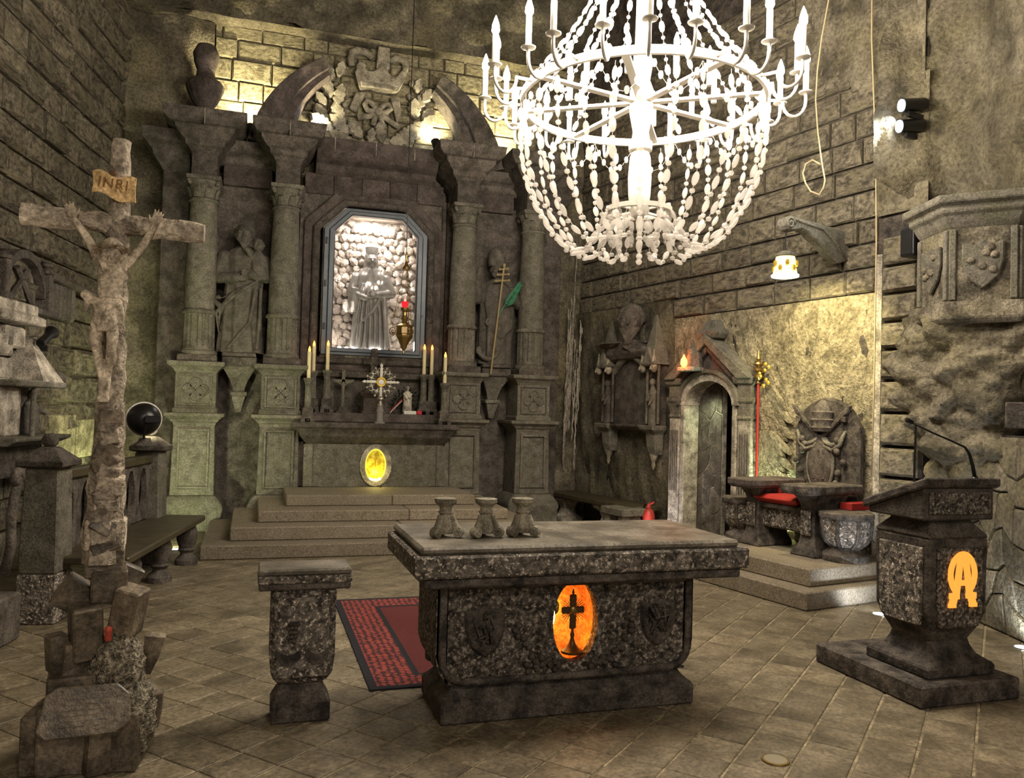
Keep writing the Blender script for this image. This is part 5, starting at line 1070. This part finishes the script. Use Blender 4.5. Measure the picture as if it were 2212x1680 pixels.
# ---- lights set into the floor
def uplight(x, y, lab, power, aim, col=(.85,.92,1), on=True, r=.05):
    t = thing('floor_light', lab, 'floor light', (x, y, 0), group='lights set into the floor')
    ob('rim', G().lathe([(r+.012,0),(r+.01,.008),(r,.009)], 20), SILVER if on else BRASS, t, smooth=40); ob('lens', G().lathe([(r,.0),(r,.0095)], 20), LED if on else SILVER, t)
    if on: lamp('SPOT', (x, y, .03), power, col, .03, aim, 120, .8)
uplight(5.115, 5.66, 'round floor light shining beside the throne steps', 10, (5.3, 6.5, .6)); uplight(5.457, 4.60, 'round floor light shining at the foot of the rock wall, right edge', 14, (5.9, 5.0, 1.2))
uplight(2.442, 3.365, 'unlit brass floor disc in the foreground tiles', 0, None, on=False, r=.055)
uplight(-.80, 9.72, 'small floor light at the far end of the left bench', 45, (-1.0, 11.3, 1.2), (.9,1,.55), r=.04)
# ================================================================ left side
# ---- crucifix
def rough_beam(p, q, h0, h1, n, jit, seed, ax=(1,0,0)):
    rnd = random.Random(seed); P = Vector(p); Q = Vector(q); d = (Q-P).normalized(); a = Vector(ax); a = (a-d*a.dot(d)).normalized(); b = d.cross(a); g = G(); vs = []; fs = []; m = 8
    for i in range(n):
        t = i/(n-1); c = P+(Q-P)*t; h = h0+(h1-h0)*t
        for j in range(m):
            w = 2*PI*(j+.5)/m; rr = h*1.12*(1+rnd.uniform(-jit,jit)); vs.append(c+a*rr*math.cos(w)+b*rr*math.sin(w)+d*rnd.uniform(-.3,.3)*jit*h)
    for i in range(n-1):
        for j in range(m): k = (j+1)%m; fs.append((i*m+j,i*m+k,(i+1)*m+k,(i+1)*m+j))
    fs += [tuple(range(m-1,-1,-1)), tuple(range((n-1)*m,n*m))]
    return g.add(vs, fs)
cx = thing('salt_cross', 'tall salt cross on a heap of salt blocks, left foreground', 'cross', (-.64, 4.15, 0))
ob('upper_post', rough_beam((-.0,0,1.6),(-.003,0,2.86), .052, .036, 26, .16, 1), CROSSW, cx, smooth=60)
ob('crossbeam', rough_beam((-.40,0,2.475),(.375,0,2.455), .042, .045, 22, .14, 2, (0,0,1)), CROSSW, cx, smooth=60)
ob('lower_post', rough_beam((-.01,0,.90),(-.005,0,1.64), .085, .054, 14, .12, 3), CROSSW, cx)
rnd = random.Random(21); z = .98
while z < 1.62:
    h = rnd.uniform(.035,.06); w = .075-.022*(z-.95)/.65
    ob('carved_block', G().cbox((rnd.uniform(-.02,.02),-.035,z), (w*rnd.uniform(.65,.95), w*.75, h*.7), rot=(rnd.uniform(-.25,.25),rnd.uniform(-.6,.6),rnd.uniform(-.2,.2))), CROSSW if rnd.random() < .6 else BROCK, cx, bev=.006); z += h
for c, h, r, mt in (((.0,0,1.03),(.082,.075,.07),(0,.02,.05),CROSSW), ((.0,0,.90),(.08,.07,.065),(0,0,.1),BROCK), ((.02,.0,.80),(.075,.07,.075),(.1,0,.2),BROCK), ((-.06,-.05,.60),(.062,.075,.12),(.12,-.08,.35),BROCK), ((.115,-.05,.68),(.058,.06,.11),(.1,.22,-.35),BROCK),
                    ((-.13,.06,.74),(.07,.06,.07),(.2,.6,.3),BROCK), ((-.175,-.03,.50),(.04,.05,.085),(.0,-.08,.5),BROCK), ((.08,.08,.80),(.055,.05,.07),(.0,.5,.3),BROCK), ((-.05,.05,.42),(.14,.12,.13),(.05,.05,.4),BROCK),
                    ((-.03,0,.13),(.24,.17,.13),(0,0,-.12),BROCK), ((-.16,-.11,.15),(.07,.07,.15),(0,0,.25),BROCK), ((.05,-.10,.17),(.10,.09,.17),(0,.05,.5),BROCK), ((.16,.08,.22),(.06,.07,.08),(.2,.3,.5),BROCK), ((-.02,.0,.30),(.19,.14,.12),(.0,.0,.15),BROCK)):
    ob('salt_block', G().cbox(c, h, rot=r), mt, cx, bev=.008)
def grain(c, r, nu=40, nv=28):
    def fn(u, v):
        a = 2*PI*u; b = -PI/2+PI*v; p = Vector((math.cos(b)*math.cos(a), math.cos(b)*math.sin(a), math.sin(b))); d = 1+.18*noise.fractal(p*4+Vector(c), 1, 2, 4)
        return (c[0]+p.x*r[0]*d, c[1]+p.y*r[1]*d, c[2]+p.z*r[2]*d)
    return G().grid(fn, nu, nv, closed_u=True)
GRR = stone('granular_salt', (.17,.145,.10), (.42,.37,.27), 30, bump=.9, grain=60, dark=(.05,.045,.035))
ob('granular_rock', grain((.075,-.06,.40),(.12,.11,.20)), GRR, cx, smooth=180); ob('granular_rock', grain((.13,-.07,.20),(.12,.11,.20)), GRR, cx, smooth=180)
for x, z, h, r in ((.215,.46,.09,.15),(.235,.20,.08,-.1)): ob('shard', G().sq([(.012,-h),(.035,0),(.045,h),(.02,h+.01)], 0, 0, .7, Matrix.Translation((x,.0,z)) @ Matrix.Rotation(r,4,'Y')), BROCK, cx)
pq = thing('inscribed_plaque', 'dark slanted stone plaque with worn lettering at the foot of the cross', 'plaque', (-.66, 3.915, .30), .05)
mt = Matrix.Rotation(math.radians(-18), 4, 'X')
ob('slab', G().prism([(-.18,-.07),(-.14,-.105),(.13,-.10),(.185,-.055),(.175,.06),(.125,.105),(-.11,.105),(-.155,.075)], -.012, .02, mt), BROCK, pq, bev=.006)
for k in range(7):
    w = .11+.02*math.sin(k*2.1); ob('worn_line', G().box(-w,w,-.0128,-.011,.071-.022*k,.0745-.022*k, mt), BROCK, pq)
rd = tag(ob('red_votive', G().lathe([(.012,0),(.016,.01),(.015,.035),(.018,.04),(.016,.058),(.006,.065)], 12), plain('faded_red', (.5,.08,.05), .5), smooth=60, loc=(-.592,4.00,.575)), 'tiny red votive light on the salt blocks of the cross', 'votive light')
ti = thing('inri_scroll', 'yellow parchment shaped board lettered INRI above the crucified figure', 'sign', (-.655, 4.085, 2.63))
def sc_(u, v):
    x = -.085+.17*u; top = .058-.018*u+.010*math.sin(u*9); bot = -.045-.012*u-.022*u*u*u+.012*math.sin(u*7+.5)
    return (x*(1.02+.06*(abs(2*v-1))), -.012*math.sin(u*6)-.006*abs(2*v-1), bot+(top-bot)*v)
g = G(); g.grid(sc_, 24, 10); n0 = len(g.v); g.add([(x, y+.014, z) for x, y, z in g.v[:n0]], [tuple(reversed(f)) for f in g.f[:]])
B = [i for i in range(24)]+[24*j+23 for j in range(1,10)]+[24*9+i for i in range(22,-1,-1)]+[24*j for j in range(8,0,-1)]
g.f += [(B[i], B[(i+1)%len(B)], B[(i+1)%len(B)]+n0, B[i]+n0) for i in range(len(B))]
ob('board', g, PARCH, ti, smooth=60)
o = ob('letters', text_mesh('INRI', .062, .004, plain('brown_lettering', (.22,.11,.03), .7), spacing=1.15), None, ti, loc=(-.002,-.022,.003), rot=(PI/2, .09, 0))
ob('seal', G().ell((-.005,-.014,.052),(.014,.008,.012),10,8), plain('dark_knot', (.13,.06,.02), .7), ti)
fgx = thing('crucified_figure', 'pale carved figure of the crucified man with crown of thorns', 'sculpture', (-.64, 4.07, 0))
X0 = -.64; g = G(); p = lambda x, z, y=0: (x-X0, y, z)
g.cap(p(-.645,2.235,-.005), p(-.652,2.17,-.005), .060, .053, 14); g.cap(p(-.652,2.17,-.005), p(-.655,2.08,0), .052, .048, 14); g.cap(p(-.69,2.265,0), p(-.595,2.268,0), .028, .028, 12)
for e in (-1, 1): g.ell(p(-.647+e*.026,2.222,-.036), (.028,.018,.026), 10, 8)
for k in range(3):
    for e in (-1, 1): g.ell(p(-.657+e*.016,2.165-.024*k,-.040), (.014,.010,.011), 8, 6); g.tube([p(-.652+e*.05,2.19-.02*k,-.01),p(-.652+e*.03,2.183-.02*k,-.042)], .005, 6)
g.cap(p(-.695,2.268,0), p(-.748,2.365,.01), .025, .019, 10); g.cap(p(-.748,2.365,.01), p(-.812,2.462,.005), .019, .012, 10); g.cap(p(-.590,2.27,0), p(-.523,2.365,.01), .025, .019, 10); g.cap(p(-.523,2.365,.01), p(-.478,2.462,.005), .019, .012, 10)
hand(g, p(-.815,2.475,0), (-.35,-.25,1), (1,0,.2), .058, .7, .35); hand(g, p(-.475,2.475,0), (.35,-.25,1), (-1,0,.2), .058, .7, .35)
g.cap(p(-.645,2.28,0), p(-.645,2.30,-.02), .024, .024)
fh = G(); face(fh, (0,0,0), .060, .3); mh = Matrix.Translation((p(-.643,2.305)[0], -.06, 2.30)) @ Matrix.Rotation(math.radians(32),4,'X') @ Matrix.Rotation(math.radians(12),4,'Y'); g.add(fh.v, fh.f, mh); g.ell((p(-.643,2.325)[0], -.045, 2.33), (.05,.058,.05))
for e in (-1, 1): g.cap((p(-.643+e*.045,2.30)[0],-.03,2.31), (p(-.643+e*.05,2.30)[0],-.02,2.235), .018, .012)
for e in (-1, 1):
    hx = -.66+e*.026; g.cap(p(hx,2.07,0), p(-.662+e*.034,1.915,-.045), .034, .025, 12); g.cap(p(-.662+e*.034,1.915,-.045), p(-.658+e*.012,1.745,-.012), .024, .014, 12); g.ell(p(-.66+e*.028,1.84,-.01), (.02,.022,.05), 10, 8)
    g.cap(p(-.657+e*.012,1.735,-.015), p(-.652+e*.010,1.665,-.055), .015, .013, 10); g.ell(p(-.652+e*.010,1.655,-.06), (.017,.016,.014), 8, 6)
    for k in range(4): g.cap(p(-.652+e*.010+(k-1.5)*.008,1.65,-.065), p(-.652+e*.010+(k-1.5)*.008,1.638,-.075), .0045, .004, 6)
ob('body', g, SKIN, fgx, remesh=.0045, soft=2)
g = G(); robe(g, [(1.955,.052,.040,-.018,-.040),(1.99,.062,.050,-.018,-.025),(2.06,.064,.054,-.018,-.008),(2.105,.058,.052,-.018,-.002)], 6, .22, n=48); g.tube([(-.075,-.02,2.09),(-.03,-.055,2.072),(.03,-.05,2.078),(.035,0,2.09)], .010, 8); g.cap((-.07,-.03,2.09),(-.105,-.04,2.115),.018,.022); g.cap((-.095,-.04,2.10),(-.10,-.04,2.05),.016,.010); g.tube([(.0,-.06,2.07),(-.02,-.075,2.0),(-.015,-.07,1.955)], [.012,.016,.008], 8)
ob('loincloth', g, SKIN, fgx, remesh=.005, soft=1)
g = G(); rnd = random.Random(9)
for k in range(3): g.tube([((.054+.004*k)*math.cos(a+k), -.05+(.060+.004*k)*math.sin(a+k), 2.322+.008*math.sin(3*a+k*2)+.004*k) for a in [2*PI*i/26 for i in range(26)]], .003, 6, True)
for k in range(44):
    a = rnd.uniform(0,2*PI); q = Vector((.056*math.cos(a), -.05+.062*math.sin(a), 2.325+rnd.uniform(-.008,.012))); d = Vector((math.cos(a)*.8, math.sin(a)*.8, rnd.uniform(-.8,.9)))*.042; g.tube([q, q+d], [.0026,.0006], 5)
o = ob('crown_of_thorns', g, plain('dry_thorn_wood', (.20,.14,.08), .7), fgx); o['kind'] = 'stuff'
# ---- bench with oval backrest
bo = Vector((-1.45, 6.80, 0)); ba = math.atan2(2.2, .45); LB = 2.24
be = thing('left_bench', 'dark wooden bench with a stone back of oval openings, left side', 'bench', bo, ba)   # local x runs away from the camera, -y towards the room
ob('seat', G().add([(-.02,-.60,.41),(LB+.15,-.52,.41),(LB+.15,-.03,.41),(-.02,-.03,.41),(-.02,-.60,.47),(LB+.15,-.52,.47),(LB+.15,-.03,.47),(-.02,-.03,.47)], [(3,2,1,0),(4,5,6,7),(0,1,5,4),(1,2,6,5),(2,3,7,6),(3,0,4,7)]), BRWALL, be, bev=.012)
for k in range(6):
    c = .28+k*.335; ob('oval_panel', G().platehole(rect_outline(c-.165,c+.165,.47,1.02,c,.745), (.105,.235), (c,.745), -.03, .03, 48), CARVD, be, bev=.004)
ob('back_board', G().box(.1,LB-.05,.05,.07,.47,1.02), BLACKS, be); ob('top_rail', G().box(.1,LB-.05,-.06,.06,1.02,1.10), BRWALL, be, bev=.012)
for x in (0, LB):
    ob('post', G().sq([(.13,.36),(.135,.5),(.118,1.13)], x, 0), CARV, be, bev=.012); ob('post_foot', G().sq([(.14,0),(.14,.36)], x, 0), GRAN if x == 0 else CARVD, be, bev=.012)
    ob('post_cap', G().sq([(.12,1.13),(.165,1.145),(.165,1.185),(.145,1.20),(.05,1.285)], x, 0), CARVD, be, bev=.006); ob('cap_ball', G().lathe([(.03,1.28),(.055,1.305),(.06,1.34),(.04,1.375),(.01,1.385)], 14, Matrix.Translation((x,0,0))), CARVD, be, smooth=60)
for x in (.55, 1.35, LB-.05):
    ob('baluster_leg', G().lathe([(.11,0),(.11,.05),(.07,.09),(.06,.12),(.085,.15),(.075,.17),(.10,.25),(.105,.31),(.08,.38),(.09,.41)], 16, Matrix.Translation((x,-.40,0))), CARVD, be, smooth=40)
b2 = thing('near_bench', 'scroll armed stone bench end cut off by the left picture edge', 'bench', bo+Vector((-.20,-.30,0)), ba)
ob('oval_panel', G().platehole(rect_outline(-.42,-.02,.30,1.15,-.22,.78), (.13,.34), (-.22,.78), .12, .18, 48), CARVD, b2, bev=.004); ob('seat_block', G().box(-.8,-.14,-.2,.15,.0,.32), CARVD, b2, bev=.015)
ob('scroll_arm', G().tube([(-.02,-.02,.40),(.02,-.04,.60),(.0,-.04,.80),(.04,-.04,.95),(.08,-.04,1.04)]+[(.08+.05*(1-i/16)*math.cos(i*.6+1.6)-.0,-.04,1.08+.05*(1-i/16)*math.sin(i*.6-1.6)) for i in range(14)], .035, 8), CARVD, b2, smooth=180)
# ---- round black floodlight on the far post
fd = thing('round_floodlight', 'round black bowl floodlight with a white rim above the far bench post', 'floodlight', (-1.02, 8.62, 1.20))
ob('post_stub', G().lathe([(.085,0),(.10,.03),(.06,.07),(.05,.10)], 12, Matrix.Translation((.0,0,-.02))), CARVD, fd, smooth=40)
m = Matrix.Translation((-.03,.02,.27)) @ Matrix.Rotation(math.radians(118), 4, 'X') @ Matrix.Rotation(math.radians(-20), 4, 'Y')
m = Matrix.Translation((-.02,.03,.265)) @ (Vector((-.25,1.0,.10))).to_track_quat('Z','Y').to_matrix().to_4x4()
ob('bowl', G().lathe([(.035,-.16),(.07,-.155),(.12,-.11),(.15,-.05),(.158,0),(.15,0),(.11,-.08),(.03,-.12)], 32, m), BLACK, fd, smooth=60); ob('rim', G().lathe([(.155,-.005),(.168,0),(.168,.025),(.155,.03)], 32, m), WMETAL, fd, smooth=60)
ob('ballast', G().cbox((.08,-.14,.265), (.07,.04,.035)), BLACKP, fd, bev=.008); ob('yoke', G().tube([(.0,0,.06),(.0,-.10,.10),(.02,-.13,.22)], .012, 6), BLACK, fd); ob('neck', G().tube([(.03,-.13,.27),(-.0,-.08,.27)], .03, 8), BLACK, fd)
ob('lens', G().lathe([(.148,.0),(.148,.006)], 32, m), emis('flood_lens', (1,.92,.62), 3), fd)
lamp('SPOT', (-1.06, 8.75, 1.50), 60, (1,.92,.55), .1, (-.9, 11.5, 1.4), 120, .9)
# ---- monument on the left wall
_tl = Vector((math.cos(RZL), math.sin(RZL), 0)); _nl = Vector((_tl.y, -_tl.x, 0))
def LW(s, o=0, z=0): return Vector(LL)+_tl*s+_nl*o+Vector((0,0,z))
mn = thing('wall_shrine', 'pale stone shrine with a small niche figure on the left wall', 'shrine', LW(-3.25, .06, 0), RZL)
ob('upper_ledge', G().rects([(-.6,.30,-.26,0,2.34),(-.6,.30,-.26,0,2.42),(-.6,.26,-.20,0,2.44),(-.6,.26,-.20,0,2.54)]), PALE, mn, bev=.012)
for k, (x, z) in enumerate(((-.42,2.12),(-.42,1.90),(-.18,2.20),(-.45,1.72))): ob('shrine_stone', G().cbox((x,-.10,z),(.19,.10,.10)), PALE, mn, bev=.02)
ob('spire_roof', G().sq([(.24,1.80),(.13,2.0),(.02,2.22)], .18, -.16), PALE, mn); ob('eaves', G().rects([(-.6,.46,-.40,0,1.74),(-.6,.46,-.42,0,1.80)]), CARV, mn, bev=.012)
ob('niche_back', G().box(-.1,.40,-.08,0,1.28,1.76), BLACKS, mn); ob('niche_post', G().lathe([(.025,1.28),(.022,1.75)], 10, Matrix.Translation((-.12,-.34,0))), CARV, mn, smooth=40); ob('side_stones', G().box(-.6,-.15,-.25,0,1.28,1.75), PALE, mn, bev=.02)
ob('niche_ledge', G().rects([(-.6,.50,-.34,0,1.20),(-.6,.62,-.42,0,1.25),(-.6,.62,-.42,0,1.28)]), CARV, mn, bev=.01); ob('lower_block', G().box(-.55,.42,-.22,0,.9,1.20), BLACKS, mn, bev=.012); ob('acroter', G().ell((.48,-.30,1.84),(.09,.09,.08),10,8), CARVD, mn, smooth=60)
g = G(); robe(g, [(1.29,.10,.07,.12,-.22),(1.42,.09,.07,.12,-.22),(1.55,.10,.07,.12,-.22),(1.62,.04,.04,.12,-.22)], 6, .1, n=24); g.ell((.12,-.23,1.67),(.045,.05,.055)); g.cap((.04,-.22,1.58),(.2,-.32,1.50),.03,.025); ob('niche_figure', g, STAT, mn, remesh=.012, soft=1)
ar = thing('arched_wall_relief', 'dark round arched relief with crossed beams on the left wall', 'relief', LW(-3.05, .05, 0), RZL)
ob('arch_ring', archring(.40,.34,.47,.42,2.66,-.12,0), CARVD, ar, smooth=40); ob('arch_back', G().prism([(.4*math.cos(PI*i/16), 2.66+.34*math.sin(PI*i/16)) for i in range(17)]+[(-.4,2.56),(.4,2.56)], -.03, 0), WALLB, ar)
for e in (-1, 1):
    ob('crossed_beam', G().tube([(e*-.26,-.07,2.56),(e*.12,-.07,2.90)], .03, 6), CARVD, ar); ob('side_post', G().box(e*.47-.04,e*.47+.04,-.16,0,2.54,2.92), CARVD, ar, bev=.01); ob('post_knob', G().lathe([(.07,2.92),(.08,2.95),(.04,2.98),(.07,3.0),(.05,3.05)], 12, Matrix.Translation((e*.47,-.1,0))), BLACKS, ar, smooth=50)
ob('sill', G().box(-.55,.62,-.18,0,2.48,2.54), CARVD, ar, bev=.01)
fp_ = thing('fluted_wall_panel', 'grey fluted relief panel beside the arched relief, left wall', 'relief', LW(-2.05, .05, 0), RZL)
ob('panel', G().box(-.35,.36,-.03,0,2.5,2.86), CARVD, fp_, bev=.01); ob('cornice', G().tube([(-.38,-.07,2.94),(.9,-.07,2.90)], .05, 8), CARVD, fp_)
for k in range(6): ob('flute', G().cap((-.28+.11*k,-.05,2.84),(-.28+.11*k,-.05,2.54),.045), STAT, fp_, smooth=60)
sp2 = thing('small_black_spotlight', 'small black cylindrical spotlight above the shrine spire, left wall', 'spotlight', LW(-2.98, .34, 2.24), RZL)
m = Matrix.Rotation(math.radians(62), 4, 'Y'); ob('housing', G().lathe([(.04,-.16),(.045,-.14),(.04,.04),(.06,.10),(.07,.13)], 16, m), BLACK, sp2, smooth=40); ob('bracket', G().box(-.015,.015,-.01,.34,-.14,-.08), BLACK, sp2)
lamp('SPOT', LW(-2.9,.50,2.30), 45, (1,.9,.72), .04, (-.64,4.15,2.30), 24, .5); lamp('SPOT', (-1.25,2.3,.2), 34, (1,.86,.66), .05, (-.64,4.1,2.45), 34, .8); lamp('SPOT', LW(-2.75,1.3,2.0), 13, (1,.88,.72), .06, LW(-3.2,.1,2.2), 100, .9)
wp = thing('wall_recess_lamp', 'lit pale niche slab low on the left wall behind the bench', 'niche', LW(-1.75, .03, 0), RZL)
ob('slab', G().box(-.42,.30,-.06,0,.92,1.46), LITB, wp, bev=.01); ob('side_slab', G().box(.32,1.2,-.07,0,.95,1.40), LITB, wp, bev=.01)
lamp('SPOT', LW(-1.4,.35,.55), 14, (.92,1,.5), .06, LW(-1.4,.0,1.3), 130, .9)
# ================================================================ chandelier
CH = Vector((2.735, 5.58, 0)); ch = thing('crystal_chandelier', 'large crystal bead chandelier with lit candle bulbs over the room', 'chandelier', CH)
R0, Z0 = .93, 4.03
def band(r0, r1, z0, z1, n=64):
    g = G(); vs = []; fs = []
    for i in range(n):
        a = 2*PI*i/n; c, s_ = math.cos(a), math.sin(a); vs += [(r0*c,r0*s_,z0),(r1*c,r1*s_,z0),(r1*c,r1*s_,z1),(r0*c,r0*s_,z1)]
    for i in range(n):
        j = (i+1)%n
        for k in range(4): q = (k+1)%4; fs.append((4*i+k,4*j+k,4*j+q,4*i+q))
    return g.add(vs, fs)
ob('ring', band(.905,.93,Z0-.03,Z0+.03), WMETAL, ch, smooth=40); ob('bottom_ring', band(.215,.25,3.18,3.215,40), WMETAL, ch, smooth=40); ob('upper_ring', band(.24,.26,5.35,5.40,32), WMETAL, ch, smooth=40)
for k in range(8):
    m = Matrix.Rotation(k*PI/4+.2, 4, 'Z'); ob('spoke', G().box(.05,.91,-.028,.028,Z0-.01,Z0+.01, m), WMETAL, ch)
for k in range(4):
    m = Matrix.Rotation(k*PI/2+.4, 4, 'Z'); ob('bottom_spoke', G().box(.03,.22,-.012,.012,3.19,3.205, m), WMETAL, ch)
ob('stem', G().lathe([(.02,3.12),(.06,3.16),(.06,3.22),(.075,3.24),(.085,3.32),(.09,3.45),(.08,3.60),(.065,3.65),(.09,3.66),(.09,3.72),(.07,3.74),(.06,3.80),(.09,3.95),(.09,4.12),(.06,4.2),(.075,4.3),(.06,4.5),(.05,5.3),(.08,5.36),(.03,5.5),(.02,5.6),(.02,9.0)], 20), WMETAL, ch, smooth=50)
# arms with candle bulbs
def armgeo(r):
    pts = [(.92,0,Z0),(r-.16,0,Z0+.0)]+[(r-.08+.085*math.cos(PI+PI*i/9),0,Z0-.01+.115*math.sin(PI+PI*i/9)) for i in range(10)]+[(r+.005,0,Z0+.05)]
    return G().tube(pts, .0125, 8)
arm_m = [mk('arm', armgeo(1.21), WMETAL, 180), mk('arm', armgeo(1.12), WMETAL, 180)]
dish = lambda r: mk('drip_dish', G().lathe([(.012,Z0+.045),(.05,Z0+.055),(.052,Z0+.062),(.02,Z0+.066)], 16, Matrix.Translation((r+.005,0,0))), WMETAL, 50)
cand = lambda r: mk('candle_sleeve', G().lathe([(.021,Z0+.06),(.021,Z0+.27),(.012,Z0+.275)], 12, Matrix.Translation((r+.005,0,0))), WHITEC, 50)
bulb = lambda r: mk('bulb', G().lathe([(.014,Z0+.27),(.030,Z0+.30),(.028,Z0+.335),(.014,Z0+.38),(.002,Z0+.41)], 10, Matrix.Translation((r+.005,0,0))), BULB, 180)
sets = [(arm_m[0], dish(1.21), cand(1.21), bulb(1.21), 1.21), (arm_m[1], dish(1.12), cand(1.12), bulb(1.12), 1.12)]
def chl(r, a, z, power=13): lamp('POINT', CH+Vector((r*math.cos(a), r*math.sin(a), z)), power, (1,.885,.72), .045, name='bulb_light')
NA = 24; A_OFF = .10
for k in range(NA):
    a = 2*PI*k/NA+A_OFF; am, dm, cm_, bm_, r = sets[k % 2]; dz = .0 if k % 2 == 0 else .03
    o = ob('arm', am, None, ch, rot=(0,0,a), loc=(0,0,dz)); ob('drip_dish', dm, None, o); ob('candle_sleeve', cm_, None, o); ob('bulb', bm_, None, o)
    chl(r+.005, a, Z0+.32+dz, P_BULB)
for k in range(10):
    a = 2*PI*k/10+.3; m = Matrix.Rotation(a, 4, 'Z')
    o = ob('inner_candle', G().lathe([(.021,Z0+.01),(.021,Z0+.2),(.012,Z0+.205)], 10, m @ Matrix.Translation((.55,0,0))), WHITEC, ch, smooth=50); ob('bulb', G().lathe([(.010,Z0+.2),(.022,Z0+.225),(.020,Z0+.255),(.009,Z0+.29),(.002,Z0+.305)], 10, m @ Matrix.Translation((.55,0,0))), BULB, o, smooth=180)
    chl(.55, a, Z0+.25, P_BULB)
# crystal strands
OV = mk('crystal_bead', G().ell((0,0,0),(.027,.017,.050),8,6), CRYST, 60)
def bead_oval(g, c, d, k): 
    q = Vector(d).to_track_quat('Z','Y').to_matrix().to_4x4(); g.ell((0,0,0),(.027*k,.017*k,.050*k),6,4, Matrix.Translation(c) @ q)
def path_len(P): return [0]+[0]*0
def resample(P, step):
    out = []; acc = 0; nxt = step*.5
    for i in range(len(P)-1):
        a, b = Vector(P[i]), Vector(P[i+1]); L_ = (b-a).length
        while nxt <= acc+L_: t = (nxt-acc)/L_; out.append((a+(b-a)*t, (b-a).normalized())); nxt += step
        acc += L_
    return out
def strand_path(a, sag, jit, rnd):
    prof = [(.925,3.97),(.93,3.8),(.915,3.6),(.875,3.42),(.80,3.24),(.70,3.08),(.60,2.97-sag*.3),(.50,2.90-sag),(.42,2.92-sag),(.35,3.0-sag*.6),(.29,3.10),(.245,3.19)]
    return [(r*math.cos(a+jit*i*.01), r*math.sin(a+jit*i*.01), z) for i, (r, z) in enumerate(prof)]
rnd = random.Random(14); NS = 28; nob = 0; cama = math.atan2(-CH.y, -CH.x)
order = sorted(range(NS), key=lambda k: abs((2*PI*k/NS-cama+PI) % (2*PI)-PI))
for k in order:
    a = 2*PI*k/NS+rnd.uniform(-.03,.03); P = strand_path(a, rnd.uniform(-.02,.04), rnd.uniform(-1.5,1.5), rnd); g = G(); g.tube(P, .0022, 4)
    pos = resample(P, .168); ovs = []
    for i, (c, d) in enumerate(pos):
        if (c.x**2+c.y**2)**.5 < .26: continue
        ovs.append((c, d)); e = c+d*.084; g.ell(e, (.023,.023,.018), 6, 4)
    for sx in (0,):
        pass
    for c, d in ovs[(300-nob if nob < 300 else 0):] if nob >= 300 else []: bead_oval(g, c, d, 1)
    st_ = ob('crystal_strand', g, CRYST, ch)
    if nob < 300:
        for c, d in ovs:
            o = ob('crystal_bead', OV, None, st_, loc=c); o.rotation_euler = Vector(d).to_track_quat('Z','Y').to_euler(); nob += 1
    st_['kind'] = 'stuff'
for k in range(18):                       # strands rising from the ring to the crown
    a = 2*PI*k/18+.05; g = G(); P = [((.25+.66*t**1.7)*math.cos(a), (.25+.66*t**1.7)*math.sin(a), 5.36-1.28*t) for t in [i/12 for i in range(13)]]; g.tube(P, .0022, 4)
    for c, d in resample(P, .168): bead_oval(g, c, d, .95); g.ell(c+d*.084, (.018,.018,.015), 6, 4)
    o = ob('upper_strand', g, CRYST, ch); o['kind'] = 'stuff'
for k in range(16):                       # swags inside the ring and drops below the bottom ring
    a = 2*PI*k/16; g = G(); P = [(.9*math.cos(a+.39*t), .9*math.sin(a+.39*t), 3.99-.22*math.sin(PI*t)) for t in [i/10 for i in range(11)]]; g.tube(P, .0022, 4)
    for c, d in resample(P, .09): g.ell(c, (.02,.02,.03), 6, 4)
    o = ob('ring_swag', g, CRYST, ch); o['kind'] = 'stuff'
for k in range(14):
    a = 2*PI*k/14; L_ = rnd.uniform(.14,.26); g = G(); x, y = .23*math.cos(a), .23*math.sin(a); g.tube([(x,y,3.18),(x,y,3.18-L_)], .0022, 4); z = 3.14
    while z > 3.18-L_: bead_oval(g, Vector((x,y,z)), (0,0,1), .8); g.ell((x,y,z-.055),(.016,.016,.013),6,4); z -= .11
    g.lathe([(.002,3.18-L_-.03),(.022,3.18-L_+.0),(.004,3.18-L_+.03)], 6, Matrix.Translation((x,y,0))); o = ob('drop_strand', g, CRYST, ch); o['kind'] = 'stuff'
